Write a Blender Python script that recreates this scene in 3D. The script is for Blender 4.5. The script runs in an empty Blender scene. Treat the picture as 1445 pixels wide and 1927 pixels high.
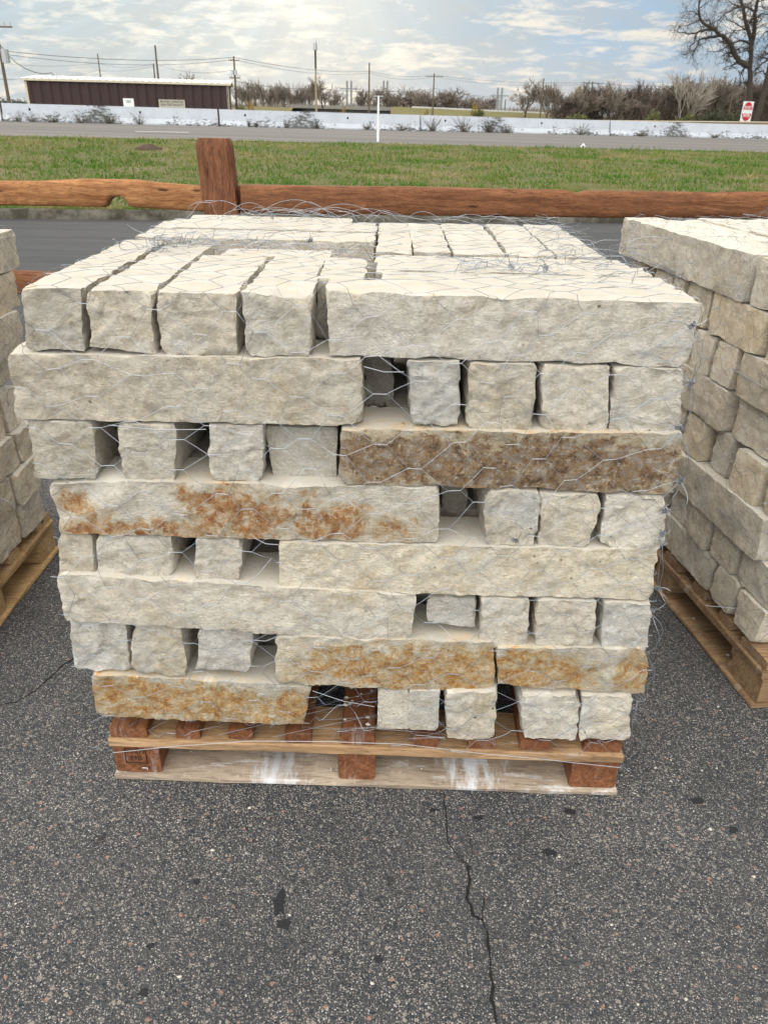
import bpy, math, random
import numpy as np
from mathutils import Vector, Matrix, noise
from math import radians, sin, cos, pi, exp
R = random.Random(7)
sc = bpy.context.scene
col = sc.collection

# ------------------------------------------------------------------ camera
CAM_H = 1.5; FPX = 1447.0; PITCH = radians(27.4); ROLL = 0.022
FWD = Vector((0, cos(PITCH), -sin(PITCH))); UP0 = Vector((0, sin(PITCH), cos(PITCH))); RT0 = Vector((1, 0, 0))
RT = RT0 * cos(ROLL) + UP0 * sin(ROLL); UP = -RT0 * sin(ROLL) + UP0 * cos(ROLL)
cam_d = bpy.data.cameras.new('camera'); cam = bpy.data.objects.new('camera', cam_d); col.objects.link(cam)
cam.matrix_world = Matrix(((RT.x, UP.x, -FWD.x, 0), (RT.y, UP.y, -FWD.y, 0), (RT.z, UP.z, -FWD.z, CAM_H), (0, 0, 0, 1)))
cam_d.sensor_fit = 'VERTICAL'; cam_d.sensor_height = 24.0; cam_d.lens = FPX / 1927.0 * 24.0
cam_d.clip_start = 0.05; cam_d.clip_end = 5000
cam_d.dof.use_dof = True; cam_d.dof.focus_distance = 1.75; cam_d.dof.aperture_fstop = 9.0
sc.camera = cam

# ------------------------------------------------------------------ light
SUN_EL = radians(24); SUN_AZ = radians(-6)           # ahead of the camera, a little left, behind thin cloud
sdir = Vector((sin(SUN_AZ) * cos(SUN_EL), cos(SUN_AZ) * cos(SUN_EL), sin(SUN_EL)))
sl = bpy.data.lights.new('sun', 'SUN'); sl.energy = 0.42; sl.angle = radians(22); sl.color = (1.0, 0.95, 0.87)
so = bpy.data.objects.new('sun', sl); col.objects.link(so); so.rotation_euler = sdir.to_track_quat('Z', 'Y').to_euler(); so.location = (0, 0, 30)
sc.view_settings.view_transform = 'Standard'; sc.view_settings.look = 'None'; sc.view_settings.gamma = 1
sc.view_settings.exposure = 0.10
sc.cycles.max_bounces = 6


class NT:
    """tiny helper for node trees"""
    def __init__(s, tree):
        s.t = tree; s.t.nodes.clear()

    def n(s, typ, **kw):
        nd = s.t.nodes.new(typ)
        for k, v in kw.items():
            if k == 'inp':
                for a, b in v.items():
                    if isinstance(b, bpy.types.NodeSocket): s.t.links.new(b, nd.inputs[a])
                    else: nd.inputs[a].default_value = b
            else: setattr(nd, k, v)
        return nd

    def math(s, op, a, b=0.0, c=0.0, clamp=False):
        nd = s.t.nodes.new('ShaderNodeMath'); nd.operation = op; nd.use_clamp = clamp
        for i, v in enumerate((a, b, c)):
            if isinstance(v, bpy.types.NodeSocket): s.t.links.new(v, nd.inputs[i])
            else: nd.inputs[i].default_value = v
        return nd.outputs[0]

    def mix(s, f, a, b, mode='MIX'):
        nd = s.t.nodes.new('ShaderNodeMix'); nd.data_type = 'RGBA'; nd.blend_type = mode; nd.clamp_factor = True
        for k, v in ((0, f), (6, a), (7, b)):
            if isinstance(v, bpy.types.NodeSocket): s.t.links.new(v, nd.inputs[k])
            elif k == 0: nd.inputs[k].default_value = v
            else: nd.inputs[k].default_value = (v[0], v[1], v[2], 1)
        return nd.outputs[2]

    def ramp(s, f, stops, interp='LINEAR'):
        nd = s.t.nodes.new('ShaderNodeValToRGB'); cr = nd.color_ramp; cr.interpolation = interp
        while len(cr.elements) < len(stops): cr.elements.new(0.5)
        for e, (p, c) in zip(cr.elements, stops):
            e.position = p; e.color = (c, c, c, 1) if not isinstance(c, tuple) else (c[0], c[1], c[2], 1)
        s.t.links.new(f, nd.inputs[0]); return nd.outputs[0]

    def noise(s, vec, scale, detail=4, rough=0.55, dist=0.0):
        nd = s.n('ShaderNodeTexNoise', inp={'Vector': vec, 'Scale': scale, 'Detail': detail, 'Roughness': rough, 'Distortion': dist})
        return nd.outputs[0]

    def mapping(s, vec, scale=(1, 1, 1), rot=(0, 0, 0), loc=(0, 0, 0)):
        return s.n('ShaderNodeMapping', inp={'Vector': vec, 'Scale': scale, 'Rotation': rot, 'Location': loc}).outputs[0]

    def vadd(s, a, b):
        nd = s.t.nodes.new('ShaderNodeVectorMath'); nd.operation = 'ADD'
        for i, v in enumerate((a, b)):
            if isinstance(v, bpy.types.NodeSocket): s.t.links.new(v, nd.inputs[i])
            else: nd.inputs[i].default_value = v
        return nd.outputs[0]


world = bpy.data.worlds.new('World'); sc.world = world; world.use_nodes = True
W = NT(world.node_tree)
wd = W.n('ShaderNodeTexCoord').outputs['Generated']
sep = W.n('ShaderNodeSeparateXYZ', inp={0: wd})
sky = W.n('ShaderNodeTexSky', sky_type='NISHITA'); sky.sun_disc = False
sky.sun_elevation = SUN_EL; sky.sun_rotation = SUN_AZ; sky.air_density = 1.0; sky.dust_density = 2.0
elev = W.math('MAXIMUM', sep.outputs[2], 0.0)
pc = W.mapping(wd, scale=(1.0, 1.0, 3.4), rot=(0, radians(2.5), 0))
n1 = W.noise(pc, 9.5, 8, 0.64, 0.3)
n2 = W.noise(W.mapping(wd, scale=(1, 1, 5.0), rot=(0, radians(-3), 0), loc=(3, 1, 2)), 26.0, 6, 0.65, 0.6)
nmix = W.math('ADD', W.math('MULTIPLY', n1, 0.55), W.math('MULTIPLY', n2, 0.45))
# thin bright gaps (lit cloud) between blue-grey cloud bellies
lit = W.ramp(nmix, [(0.495, 0.0), (0.54, 0.45), (0.60, 1.0)])
blue = W.ramp(W.noise(W.mapping(wd, scale=(1, 1, 3.0), loc=(9, 4, 1)), 3.2, 4, 0.55), [(0.40, (0.32, 0.445, 0.565)), (0.60, (0.31, 0.485, 0.68))])
# left part of the sky is whiter (towards the veiled sun)
dots = W.n('ShaderNodeVectorMath', operation='DOT_PRODUCT', inp={0: wd, 1: (sin(radians(-15)) * cos(radians(9)), cos(radians(-15)) * cos(radians(9)), sin(radians(9)))})
glow = W.ramp(dots.outputs['Value'], [(0.86, 0.0), (0.95, 0.22), (0.99, 0.60), (1.0, 0.75)])
belly = W.ramp(W.noise(W.mapping(wd, scale=(1, 1, 4.0), loc=(1, 7, 3)), 14.0, 6, 0.6, 0.4), [(0.40, 1.0), (0.56, 0.0)])
blue = W.mix(W.math('MULTIPLY', belly, 0.55), blue, (0.40, 0.47, 0.54))
g2_ = W.ramp(W.n('ShaderNodeVectorMath', operation='DOT_PRODUCT', inp={0: wd, 1: (sin(radians(-5)) * cos(radians(8)), cos(radians(-5)) * cos(radians(8)), sin(radians(8)))}).outputs['Value'], [(0.985, 0.0), (0.9955, 0.35), (1.0, 1.0)])
base = W.mix(glow, blue, (0.50, 0.615, 0.66))
cloud = W.mix(lit, base, W.mix(glow, (0.80, 0.775, 0.72), (0.93, 0.95, 0.89)))
lowb = W.ramp(elev, [(0.0, 1.0), (0.075, 0.0)])
cloud = W.mix(W.math('MULTIPLY', lowb, 0.28), cloud, (0.67, 0.72, 0.72))
# overcast sky: brighter overhead than at the horizon
k = W.math('ADD', W.math('MULTIPLY', W.ramp(elev, [(0.12, 0.0), (0.6, 1.0)]), 0.10), 1.0)
behind = W.ramp(W.n('ShaderNodeVectorMath', operation='DOT_PRODUCT', inp={0: wd, 1: (-0.25, -0.64, 0.72)}).outputs['Value'], [(0.30, 0.0), (0.95, 1.0)])  # added bright sky patch, unseen behind the camera, to light the stone fronts
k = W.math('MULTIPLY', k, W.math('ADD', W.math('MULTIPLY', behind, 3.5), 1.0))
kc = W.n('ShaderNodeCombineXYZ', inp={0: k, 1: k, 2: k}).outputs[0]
cloud = W.mix(W.ramp(elev, [(0.13, 0.0), (0.40, 0.9)]), cloud, (0.87, 0.815, 0.735))
cloud = W.mix(W.math('MULTIPLY', g2_, 0.34), cloud, (1.02, 1.02, 0.95))
# faint rays fanning down from the veiled sun
RX, RZ = sin(radians(-4)), sin(radians(11))
ang_ = W.math('DIVIDE', W.math('SUBTRACT', sep.outputs[0], RX), W.math('MAXIMUM', W.math('SUBTRACT', RZ, sep.outputs[2]), 0.02))
av = W.n('ShaderNodeCombineXYZ', inp={0: ang_, 1: 0.0, 2: 0.0}).outputs[0]
rays = W.math('MULTIPLY', W.math('SUBTRACT', W.noise(av, 3.2, 3, 0.6), 0.5), W.math('MULTIPLY', glow, 0.9))
rays = W.math('ADD', W.math('MULTIPLY', rays, W.ramp(elev, [(0.10, 1.0), (0.16, 0.0)])), 1.0)
cloud = W.mix(1.0, cloud, W.n('ShaderNodeCombineXYZ', inp={0: rays, 1: rays, 2: rays}).outputs[0], 'MULTIPLY')
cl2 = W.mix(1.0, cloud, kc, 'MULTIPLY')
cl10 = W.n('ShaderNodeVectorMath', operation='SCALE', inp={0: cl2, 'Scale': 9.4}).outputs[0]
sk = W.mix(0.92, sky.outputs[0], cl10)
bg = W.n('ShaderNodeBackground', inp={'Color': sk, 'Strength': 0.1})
wo = W.n('ShaderNodeOutputWorld', inp={0: bg.outputs[0]})


# ------------------------------------------------------------------ pixel -> point at a given distance (measured from the photograph)
def ray(x, y):
    a = (x - 722.5) / FPX; b = -(y - 963.5) / FPX
    return FWD + RT * a + UP * b


def at(x, y, Y):
    d = ray(x, y); return d * (Y / d.y) + Vector((0, 0, CAM_H))


def ground(x, y, z=0.0):
    d = ray(x, y); return d * ((z - CAM_H) / d.z) + Vector((0, 0, CAM_H))


# ------------------------------------------------------------------ materials
def new_mat(name):
    m = bpy.data.materials.new(name); m.use_nodes = True; return m, NT(m.node_tree)


def finish(N, color, rough=0.85, height=None, dist=0.002, strength=1.0, metal=0.0, spec=0.3, nrm=None):
    b = N.n('ShaderNodeBsdfPrincipled', inp={'Roughness': rough, 'Metallic': metal, 'Specular IOR Level': spec})
    if isinstance(color, bpy.types.NodeSocket): N.t.links.new(color, b.inputs['Base Color'])
    else: b.inputs['Base Color'].default_value = (*color, 1)
    if height is not None:
        bp = N.n('ShaderNodeBump', inp={'Height': height, 'Distance': dist, 'Strength': strength})
        N.t.links.new(bp.outputs[0], b.inputs['Normal'])
    N.n('ShaderNodeOutputMaterial', inp={0: b.outputs[0]})


def plain(name, color, rough=0.8, metal=0.0, var=0.15, scale=8.0, spec=0.3):
    m, N = new_mat(name); o = N.n('ShaderNodeTexCoord').outputs['Object']
    n = N.noise(o, scale, 5)
    c = N.mix(n, tuple(v * (1 - var) for v in color), tuple(min(1, v * (1 + var)) for v in color))
    finish(N, c, rough, n, 0.002, 0.3, metal, spec); return m


def stone_mat(name, stain=None, tone=1.0, tan=0.0):
    m, N = new_mat(name)
    o = N.n('ShaderNodeTexCoord').outputs['Object']
    oi = N.n('ShaderNodeObjectInfo')
    off = N.n('ShaderNodeVectorMath', operation='SCALE', inp={0: (17.0, 31.0, 23.0), 'Scale': oi.outputs['Random']}).outputs[0]
    p = N.vadd(o, off)
    sp = N.n('ShaderNodeAttribute', attribute_name='split').outputs['Fac']
    big = N.noise(p, 5.0, 4, 0.6, 0.4); mid = N.noise(p, 22.0, 6, 0.65, 0.3); fine = N.noise(p, 120.0, 5, 0.7)
    t = tone
    c = N.mix(N.ramp(big, [(0.35, 0), (0.65, 1)]), (0.86 * t, 0.81 * t, 0.715 * t), (0.90 * t, 0.82 * t, 0.68 * t))
    c = N.mix(N.ramp(mid, [(0.44, 0.0), (0.64, 0.75)]), c, (0.59 * t, 0.515 * t, 0.405 * t))
    c = N.mix(N.ramp(N.noise(N.vadd(p, (5, 5, 5)), 9.0, 5, 0.7, 0.6), [(0.55, 0.0), (0.70, 0.6)]), c, (0.74 * t, 0.60 * t, 0.38 * t))
    c = N.mix(N.ramp(N.noise(N.vadd(p, (2, 9, 4)), 7.0, 5, 0.7, 0.5), [(0.56, 0.0), (0.68, 0.55)]), c, (0.68 * t, 0.70 * t, 0.71 * t))
    c = N.mix(N.ramp(fine, [(0.34, 0.55), (0.48, 0.0)]), c, (0.50 * t, 0.435 * t, 0.33 * t))
    c = N.mix(N.ramp(fine, [(0.54, 0.0), (0.68, 0.7)]), c, (0.92 * t, 0.90 * t, 0.83 * t))
    # each block a touch different in tone
    hv = N.n('ShaderNodeHueSaturation', inp={'Color': c, 'Value': N.math('ADD', N.math('MULTIPLY', oi.outputs['Random'], 0.24), 0.90),
             'Saturation': N.math('ADD', N.math('MULTIPLY', N.math('FRACT', N.math('MULTIPLY', oi.outputs['Random'], 7.3)), 0.5), 0.75), 'Hue': 0.5, 'Fac': 1.0}).outputs[0]
    c = hv
    if tan: c = N.mix(1.0, c, (1.0, 1.0 - 0.35 * tan, 1.0 - 0.8 * tan), 'MULTIPLY')
    cool = N.ramp(N.math('FRACT', N.math('MULTIPLY', oi.outputs['Random'], 13.7)), [(0.72, 0.0), (0.80, 0.55)])
    c = N.mix(cool, c, N.mix(1.0, c, (0.93, 0.985, 1.06), 'MULTIPLY'))
    # bedding seams
    bed = N.noise(N.mapping(p, scale=(1.0, 1.0, 7.0), rot=(0.25, 0.15, 0)), 7.0, 5, 0.65, 0.3)
    c = N.mix(N.ramp(bed, [(0.57, 0.0), (0.66, 0.5)]), c, (0.52 * t, 0.46 * t, 0.36 * t))
    # small pits
    vo = N.n('ShaderNodeTexVoronoi', inp={'Vector': N.vadd(p, (1, 2, 3)), 'Scale': 28.0, 'Randomness': 1.0}); 
    pit = N.ramp(vo.outputs['Distance'], [(0.05, 1.0), (0.11, 0.0)])
    pit = N.math('MULTIPLY', pit, N.ramp(big, [(0.5, 0.0), (0.6, 0.9)]))
    c = N.mix(pit, c, (0.24, 0.18, 0.12))
    # sawn faces: dusty, faint saw lines; colour darkened to hold back brightly lit tops
    saw = N.noise(N.mapping(o, scale=(14, 3, 3), rot=(0, 0, 0.5)), 14.0, 3)
    sawn = N.mix(N.ramp(N.noise(p, 12.0, 6, 0.7), [(0.35, 0), (0.7, 0.8)]), (0.53 * t, 0.515 * t, 0.475 * t), (0.43 * t, 0.40 * t, 0.335 * t))
    sawn = N.mix(N.ramp(N.noise(p, 190.0, 3, 0.7), [(0.62, 0.0), (0.72, 0.6)]), sawn, (0.34, 0.27, 0.18))
    sawn = N.mix(N.ramp(N.noise(N.vadd(p, (8, 1, 6)), 17.0, 7, 0.75, 0.5), [(0.56, 0.0), (0.64, 0.7)]), sawn, (0.56 * t, 0.47 * t, 0.33 * t))
    sawn = N.mix(N.ramp(saw, [(0.42, 0.35), (0.5, 0.0)]), sawn, (0.50, 0.46, 0.38))
    c = N.mix(sp, sawn, c)
    if stain:
        st = N.n('ShaderNodeAttribute', attribute_name='stain').outputs['Fac']
        nn = N.noise(N.vadd(p, (7, 7, 7)), 22.0, 9, 0.78, 0.4)
        v = N.math('ADD', N.math('MULTIPLY', st, {'ochre': 0.60, 'rust': 0.62}.get(stain, 0.70)), N.math('MULTIPLY', N.math('SUBTRACT', nn, 0.5), 3.2))
        msk = N.math('MULTIPLY', N.ramp(v, [(0.40, 0.0), (0.52, 0.95)]), N.ramp(st, [(0.02, 0.0), (0.12, 1.0)]))
        soft = N.math('MULTIPLY', N.ramp(v, [(-0.05, 0.0), (0.48, 0.75)]), N.ramp(st, [(0.0, 0.0), (0.10, 1.0)]))
        n5 = N.noise(N.vadd(p, (3, 8, 1)), 40.0, 9, 0.80, 0.3); n6 = N.noise(N.vadd(p, (13, 8, 1)), 75.0, 6, 0.75)
        if stain == 'rust':
            sc_ = N.ramp(n5, [(0.36, (0.24, 0.095, 0.04)), (0.44, (0.46, 0.205, 0.08)), (0.52, (0.58, 0.35, 0.17)), (0.60, (0.74, 0.60, 0.44))]); halo = (0.60, 0.43, 0.22)
        elif stain == 'ochre':
            sc_ = N.ramp(n5, [(0.38, (0.34, 0.15, 0.05)), (0.45, (0.58, 0.30, 0.10)), (0.52, (0.62, 0.43, 0.21)), (0.60, (0.78, 0.66, 0.48))]); halo = (0.60, 0.46, 0.26)
        else:
            sc_ = N.ramp(n5, [(0.37, (0.10, 0.065, 0.05)), (0.44, (0.23, 0.155, 0.11)), (0.50, (0.42, 0.26, 0.12)), (0.55, (0.33, 0.30, 0.285)), (0.62, (0.60, 0.50, 0.36))]); halo = (0.52, 0.38, 0.20)
        sc_ = N.mix(N.ramp(n6, [(0.56, 0.0), (0.66, 0.8)]), sc_, (0.80, 0.74, 0.64))
        sc_ = N.mix(N.ramp(n6, [(0.28, 0.6), (0.40, 0.0)]), sc_, (0.12, 0.08, 0.055))
        c = N.mix(soft, c, halo); c = N.mix(msk, c, sc_)
    h = N.math('ADD', N.math('MULTIPLY', N.noise(p, 58.0, 9, 0.80, 0.2), 1.0), N.math('MULTIPLY', N.noise(N.mapping(p, scale=(1, 1, 2.2), rot=(0, 0.5, 0)), 95.0, 5, 0.7), 0.38))
    h = N.math('SUBTRACT', h, N.math('MULTIPLY', pit, 0.25))
    h2 = N.math('ADD', N.math('MULTIPLY', N.noise(p, 60.0, 5, 0.6), 0.08), N.math('MULTIPLY', saw, 0.03))
    hh = N.n('ShaderNodeMix', inp={0: sp, 2: h2, 3: h}).outputs[0]
    finish(N, c, 0.9, hh, 0.020, 1.0, spec=0.12)
    return m


def wood_mat(name, dark, light, axis=0, dust=0.0, scale=1.0, knots=True):
    m, N = new_mat(name)
    o = N.n('ShaderNodeTexCoord').outputs['Object']; oi = N.n('ShaderNodeObjectInfo')
    off = N.n('ShaderNodeVectorMath', operation='SCALE', inp={0: (5.0, 3.0, 7.0), 'Scale': oi.outputs['Random']}).outputs[0]
    p0 = N.vadd(o, off)
    s = [26.0 * scale] * 3; s[axis] = 1.6 * scale
    warp = N.n('ShaderNodeTexNoise', inp={'Vector': p0, 'Scale': 3.5 * scale, 'Detail': 3.0})
    wv = N.n('ShaderNodeVectorMath', operation='SCALE', inp={0: warp.outputs['Color'], 'Scale': 0.075 / scale}).outputs[0]
    p = N.mapping(N.vadd(p0, wv), scale=tuple(s))
    g = N.noise(p, 1.0, 6, 0.65, 0.6); g2 = N.noise(p, 5.0, 4, 0.7)
    c = N.mix(N.ramp(g, [(0.32, 0.0), (0.5, 0.55), (0.68, 1.0)]), dark, light)
    c = N.mix(N.ramp(g2, [(0.38, 0.65), (0.52, 0.0)]), c, tuple(v * 0.45 for v in dark))
    c = N.mix(N.ramp(N.noise(p0, 5.0 * scale, 3), [(0.4, 0.0), (0.75, 0.4)]), c, tuple(v * 0.6 for v in dark))
    if knots:
        vv = N.n('ShaderNodeTexVoronoi', inp={'Vector': N.mapping(p0, scale=tuple(1.6 if i == axis else 7.0 for i in range(3))), 'Scale': 1.0 * scale})
        kn = N.ramp(vv.outputs['Distance'], [(0.07, 1.0), (0.13, 0.0)])
        c = N.mix(kn, c, tuple(v * 0.25 for v in dark))
    if dust > 0:
        d1 = N.noise(N.mapping(p0, scale=(5.5, 22, 5) if axis == 0 else (22, 5.5, 5)), 1.0, 7, 0.75)
        c = N.mix(N.ramp(d1, [(0.56, 0.0), (0.66, dust)]), c, (0.62, 0.61, 0.60))
        d2 = N.noise(p0, 60.0, 4, 0.7)
        if dust > .5:
            so2 = N.n('ShaderNodeSeparateXYZ', inp={0: o}); xx = N.math('ABSOLUTE', N.math('SUBTRACT', N.math('ABSOLUTE', N.math('ADD', so2.outputs[0], -0.02)), 0.245))
            band = N.ramp(xx, [(0.0, 1.0), (0.19, 0.0)])
            stk = N.noise(N.mapping(o, scale=(34, 9, 1), rot=(0, 0, 0.35)), 1.0, 6, 0.7)
            c = N.mix(N.ramp(N.math('ADD', N.math('MULTIPLY', band, 0.34), N.math('MULTIPLY', stk, 0.75)), [(0.60, 0.0), (0.74, 0.9)]), c, (0.60, 0.63, 0.67))
        c = N.mix(N.ramp(d2, [(0.6, 0.0), (0.7, dust * 0.6)]), c, (0.55, 0.52, 0.46))
    finish(N, c, 0.75, N.math('ADD', g, N.math('MULTIPLY', g2, 0.4)), 0.003, 0.7, spec=0.25)
    return m


M = {}
M['stone'] = stone_mat('limestone'); M['rust'] = stone_mat('limestone_rust_stained', 'rust'); M['ochre'] = stone_mat('limestone_ochre_stained', 'ochre'); M['brown'] = stone_mat('limestone_brown_weathered', 'brown')
M['stone_shaded'] = stone_mat('limestone_shaded', None, 0.86); M['stone_white'] = stone_mat('limestone_white', None, 1.07); M['stone_dusty'] = stone_mat('limestone_dusty_tan', None, 1.13, 0.10)  # first one: limestone with shade put into its colour, for recessed and buried blocks
M['wood_red'] = wood_mat('reddish_softwood', (0.13, 0.048, 0.022), (0.28, 0.115, 0.05), 1, 0.25)
M['wood_tan'] = wood_mat('tan_softwood', (0.30, 0.18, 0.09), (0.50, 0.33, 0.19), 0, 0.15)
M['wood_grey'] = wood_mat('grey_brown_board', (0.30, 0.235, 0.175), (0.44, 0.36, 0.28), 0, 0.95)
M['wood_pine'] = wood_mat('yellow_pine', (0.40, 0.245, 0.11), (0.58, 0.40, 0.20), 1, 0.1)
M['wood_pine_dark'] = wood_mat('weathered_brown_pine', (0.20, 0.12, 0.065), (0.36, 0.24, 0.135), 1, 0.25)
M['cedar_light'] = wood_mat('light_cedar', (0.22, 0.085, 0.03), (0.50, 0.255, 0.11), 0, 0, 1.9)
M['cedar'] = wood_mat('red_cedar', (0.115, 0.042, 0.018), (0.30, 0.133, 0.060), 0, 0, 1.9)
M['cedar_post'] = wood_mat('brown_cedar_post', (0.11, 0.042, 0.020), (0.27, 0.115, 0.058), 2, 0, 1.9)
m, N = new_mat('galvanised_wire'); finish(N, (0.25, 0.27, 0.30), 0.40, metal=0.65, spec=0.6); M['wire'] = m
M['stamp'] = plain('stamp_ink', (0.025, 0.018, 0.014), 0.9)
M['nail'] = plain('nail_steel', (0.5, 0.5, 0.5), 0.5, 0.6)
M['bark'] = plain('dark_bark', (0.055, 0.045, 0.037), 0.95, scale=20, var=0.5)
M['twig'] = plain('grey_brown_twigs', (0.17, 0.14, 0.115), 0.95, scale=3, var=0.3)
M['twig_pale'] = plain('pale_twigs', (0.30, 0.27, 0.23), 0.95, scale=3, var=0.3)
M['twig_dark'] = plain('dark_twigs', (0.105, 0.084, 0.070), 0.95, scale=1.5, var=0.5)
M['leaf_yellow'] = plain('yellow_leaves', (0.34, 0.24, 0.055), 0.8, scale=2, var=0.4)
M['leaf_green'] = plain('olive_leaves', (0.12, 0.13, 0.045), 0.8, scale=2, var=0.5)
M['leaf_dark'] = plain('dark_green_leaves', (0.045, 0.058, 0.028), 0.8, scale=2, var=0.5)
M['pole'] = plain('weathered_pole_wood', (0.12, 0.095, 0.07), 0.9)
M['pole_grey'] = plain('grey_steel_pole', (0.25, 0.26, 0.27), 0.6, 0.3)
M['rusty_pole'] = plain('tan_painted_pole', (0.30, 0.24, 0.16), 0.7)
M['white_paint'] = plain('white_paint', (0.78, 0.79, 0.80), 0.5, var=0.05)
M['dark_metal'] = plain('dark_metal', (0.06, 0.06, 0.065), 0.6, 0.3)
M['grey_metal'] = plain('grey_metal', (0.42, 0.44, 0.46), 0.5, 0.4)
M['line'] = plain('power_line', (0.10, 0.105, 0.11), 0.7)
M['red_sign'] = plain('red_sign_film', (0.50, 0.022, 0.035), 0.5, var=0.06)
M['black_ink'] = plain('black_letters', (0.03, 0.03, 0.03), 0.7)
M['sign_beige'] = plain('beige_sign', (0.42, 0.40, 0.34), 0.7, var=0.06)
M['roof_white'] = plain('white_roof_sheet', (0.74, 0.74, 0.68), 0.5, var=0.05)
M['trim_beige'] = plain('beige_trim', (0.55, 0.49, 0.38), 0.6, var=0.05)
M['guard'] = plain('galvanised_rail_brownish', (0.34, 0.29, 0.22), 0.6)
M['bridge'] = plain('bridge_concrete', (0.22, 0.21, 0.19), 0.9, var=0.3, scale=1)
M['bridge_pale'] = plain('pale_concrete', (0.48, 0.48, 0.46), 0.9, var=0.2, scale=1); M['bridge_dark'] = plain('bridge_girder', (0.10, 0.095, 0.09), 0.9, var=0.3, scale=1)
M['soil'] = plain('dark_soil', (0.07, 0.052, 0.038), 1.0, var=0.5, scale=15)
M['weed'] = plain('dry_weed', (0.075, 0.068, 0.05), 0.95, var=0.4)
M['weed_green'] = plain('green_weed', (0.07, 0.075, 0.04), 0.95, var=0.4)

# asphalt
m, N = new_mat('worn_asphalt')
g = N.n('ShaderNodeNewGeometry').outputs['Position']
gw = N.vadd(g, N.n('ShaderNodeVectorMath', operation='SCALE', inp={0: N.n('ShaderNodeTexNoise', inp={'Vector': g, 'Scale': 60.0, 'Detail': 2.0}).outputs['Color'], 'Scale': 0.006}).outputs[0])
v1 = N.n('ShaderNodeTexVoronoi', inp={'Vector': gw, 'Scale': 205.0}); v2 = N.n('ShaderNodeTexVoronoi', inp={'Vector': N.vadd(gw, (3, 1, 0)), 'Scale': 400.0}); v3 = N.n('ShaderNodeTexVoronoi', inp={'Vector': N.vadd(gw, (7, 2, 0)), 'Scale': 95.0})
r1 = N.n('ShaderNodeSeparateColor', inp={0: v1.outputs['Color']}); r2 = N.n('ShaderNodeSeparateColor', inp={0: v2.outputs['Color']}); r3 = N.n('ShaderNodeSeparateColor', inp={0: v3.outputs['Color']})
patch = N.noise(g, 2.4, 6, 0.65)
wear = N.ramp(patch, [(0.35, 0.0), (0.65, 1.0)])
c = N.mix(wear, (0.030, 0.034, 0.040), (0.060, 0.063, 0.068))
agg = N.ramp(r1.outputs[0], [(0.0, (0.016, 0.022, 0.030)), (0.25, (0.036, 0.041, 0.049)), (0.42, (0.095, 0.097, 0.10)), (0.66, (0.19, 0.186, 0.18)), (0.90, (0.33, 0.285, 0.26)), (1.0, (0.56, 0.55, 0.53))])
c = N.mix(N.math('MULTIPLY', N.ramp(v1.outputs['Distance'], [(0.34, 1.0), (0.52, 0.0)]), N.math('ADD', N.math('MULTIPLY', wear, 0.28), 0.72)), c, agg)
agg2 = N.ramp(r2.outputs[1], [(0.0, (0.03, 0.035, 0.04)), (0.45, (0.13, 0.125, 0.12)), (0.75, (0.38, 0.355, 0.33)), (1.0, (0.70, 0.68, 0.64))])
c = N.mix(N.math('MULTIPLY', N.ramp(r2.outputs[0], [(0.55, 0.0), (0.62, 1.0)]), N.ramp(v2.outputs['Distance'], [(0.3, 0.9), (0.5, 0.0)])), c, agg2)
agg3 = N.ramp(r3.outputs[0], [(0.0, (0.022, 0.030, 0.040)), (0.5, (0.026, 0.034, 0.044)), (0.6, (0.28, 0.17, 0.13)), (0.7, (0.25, 0.23, 0.20)), (1.0, (0.20, 0.19, 0.18))], 'CONSTANT')
sel3 = N.math('MULTIPLY', N.ramp(r3.outputs[1], [(0.80, 0.0), (0.82, 1.0)]), N.ramp(v3.outputs['Distance'], [(0.36, 0.95), (0.46, 0.0)]))
c = N.mix(sel3, c, agg3)
# tar blots and dark oily spots
tar = N.ramp(N.noise(g, 7.0, 6, 0.7, 0.4), [(0.64, 0.0), (0.675, 0.85)])
c = N.mix(tar, c, (0.022, 0.024, 0.028))
c = N.mix(N.ramp(N.noise(N.vadd(g, (4, 4, 0)), 1.1, 4, 0.6), [(0.52, 0.0), (0.72, 0.4)]), c, (0.045, 0.047, 0.052))
h = N.math('ADD', N.ramp(v1.outputs['Distance'], [(0.0, 1.0), (0.6, 0.0)]), N.math('MULTIPLY', N.noise(g, 200.0, 4, 0.7), 0.8))
h = N.math('SUBTRACT', h, N.math('MULTIPLY', tar, 0.9))
finish(N, c, 0.72, h, 0.0035, 0.8, spec=0.35); M['asphalt'] = m

m, N = new_mat('smooth_grey_road')
g = N.n('ShaderNodeNewGeometry').outputs['Position']
st = N.noise(N.mapping(g, scale=(0.5, 5.0, 1.0), rot=(0, 0, -0.12)), 1.0, 6, 0.7)
c = N.mix(N.ramp(st, [(0.35, 0), (0.65, 1)]), (0.030, 0.033, 0.037), (0.060, 0.063, 0.067))
c = N.mix(N.ramp(N.noise(g, 55.0, 4, 0.8), [(0.55, 0.0), (0.66, 0.6)]), c, (0.13, 0.13, 0.13))
finish(N, c, 0.75, N.noise(g, 120.0, 3, 0.7), 0.003, 0.6); M['road'] = m
m, N = new_mat('pale_highway_paving')
g = N.n('ShaderNodeNewGeometry').outputs['Position']
st = N.noise(N.mapping(g, scale=(0.03, 1.3, 1.0), rot=(0, 0, -0.27)), 1.0, 5, 0.6)
c = N.mix(N.ramp(st, [(0.38, 0), (0.62, 1)]), (0.10, 0.098, 0.093), (0.19, 0.183, 0.172))
c = N.mix(N.ramp(N.noise(g, 6.0, 5, 0.8), [(0.5, 0.0), (0.7, 0.4)]), c, (0.13, 0.13, 0.13))
finish(N, c, 0.85); M['highway'] = m
m, N = new_mat('turf_soil')
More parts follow.
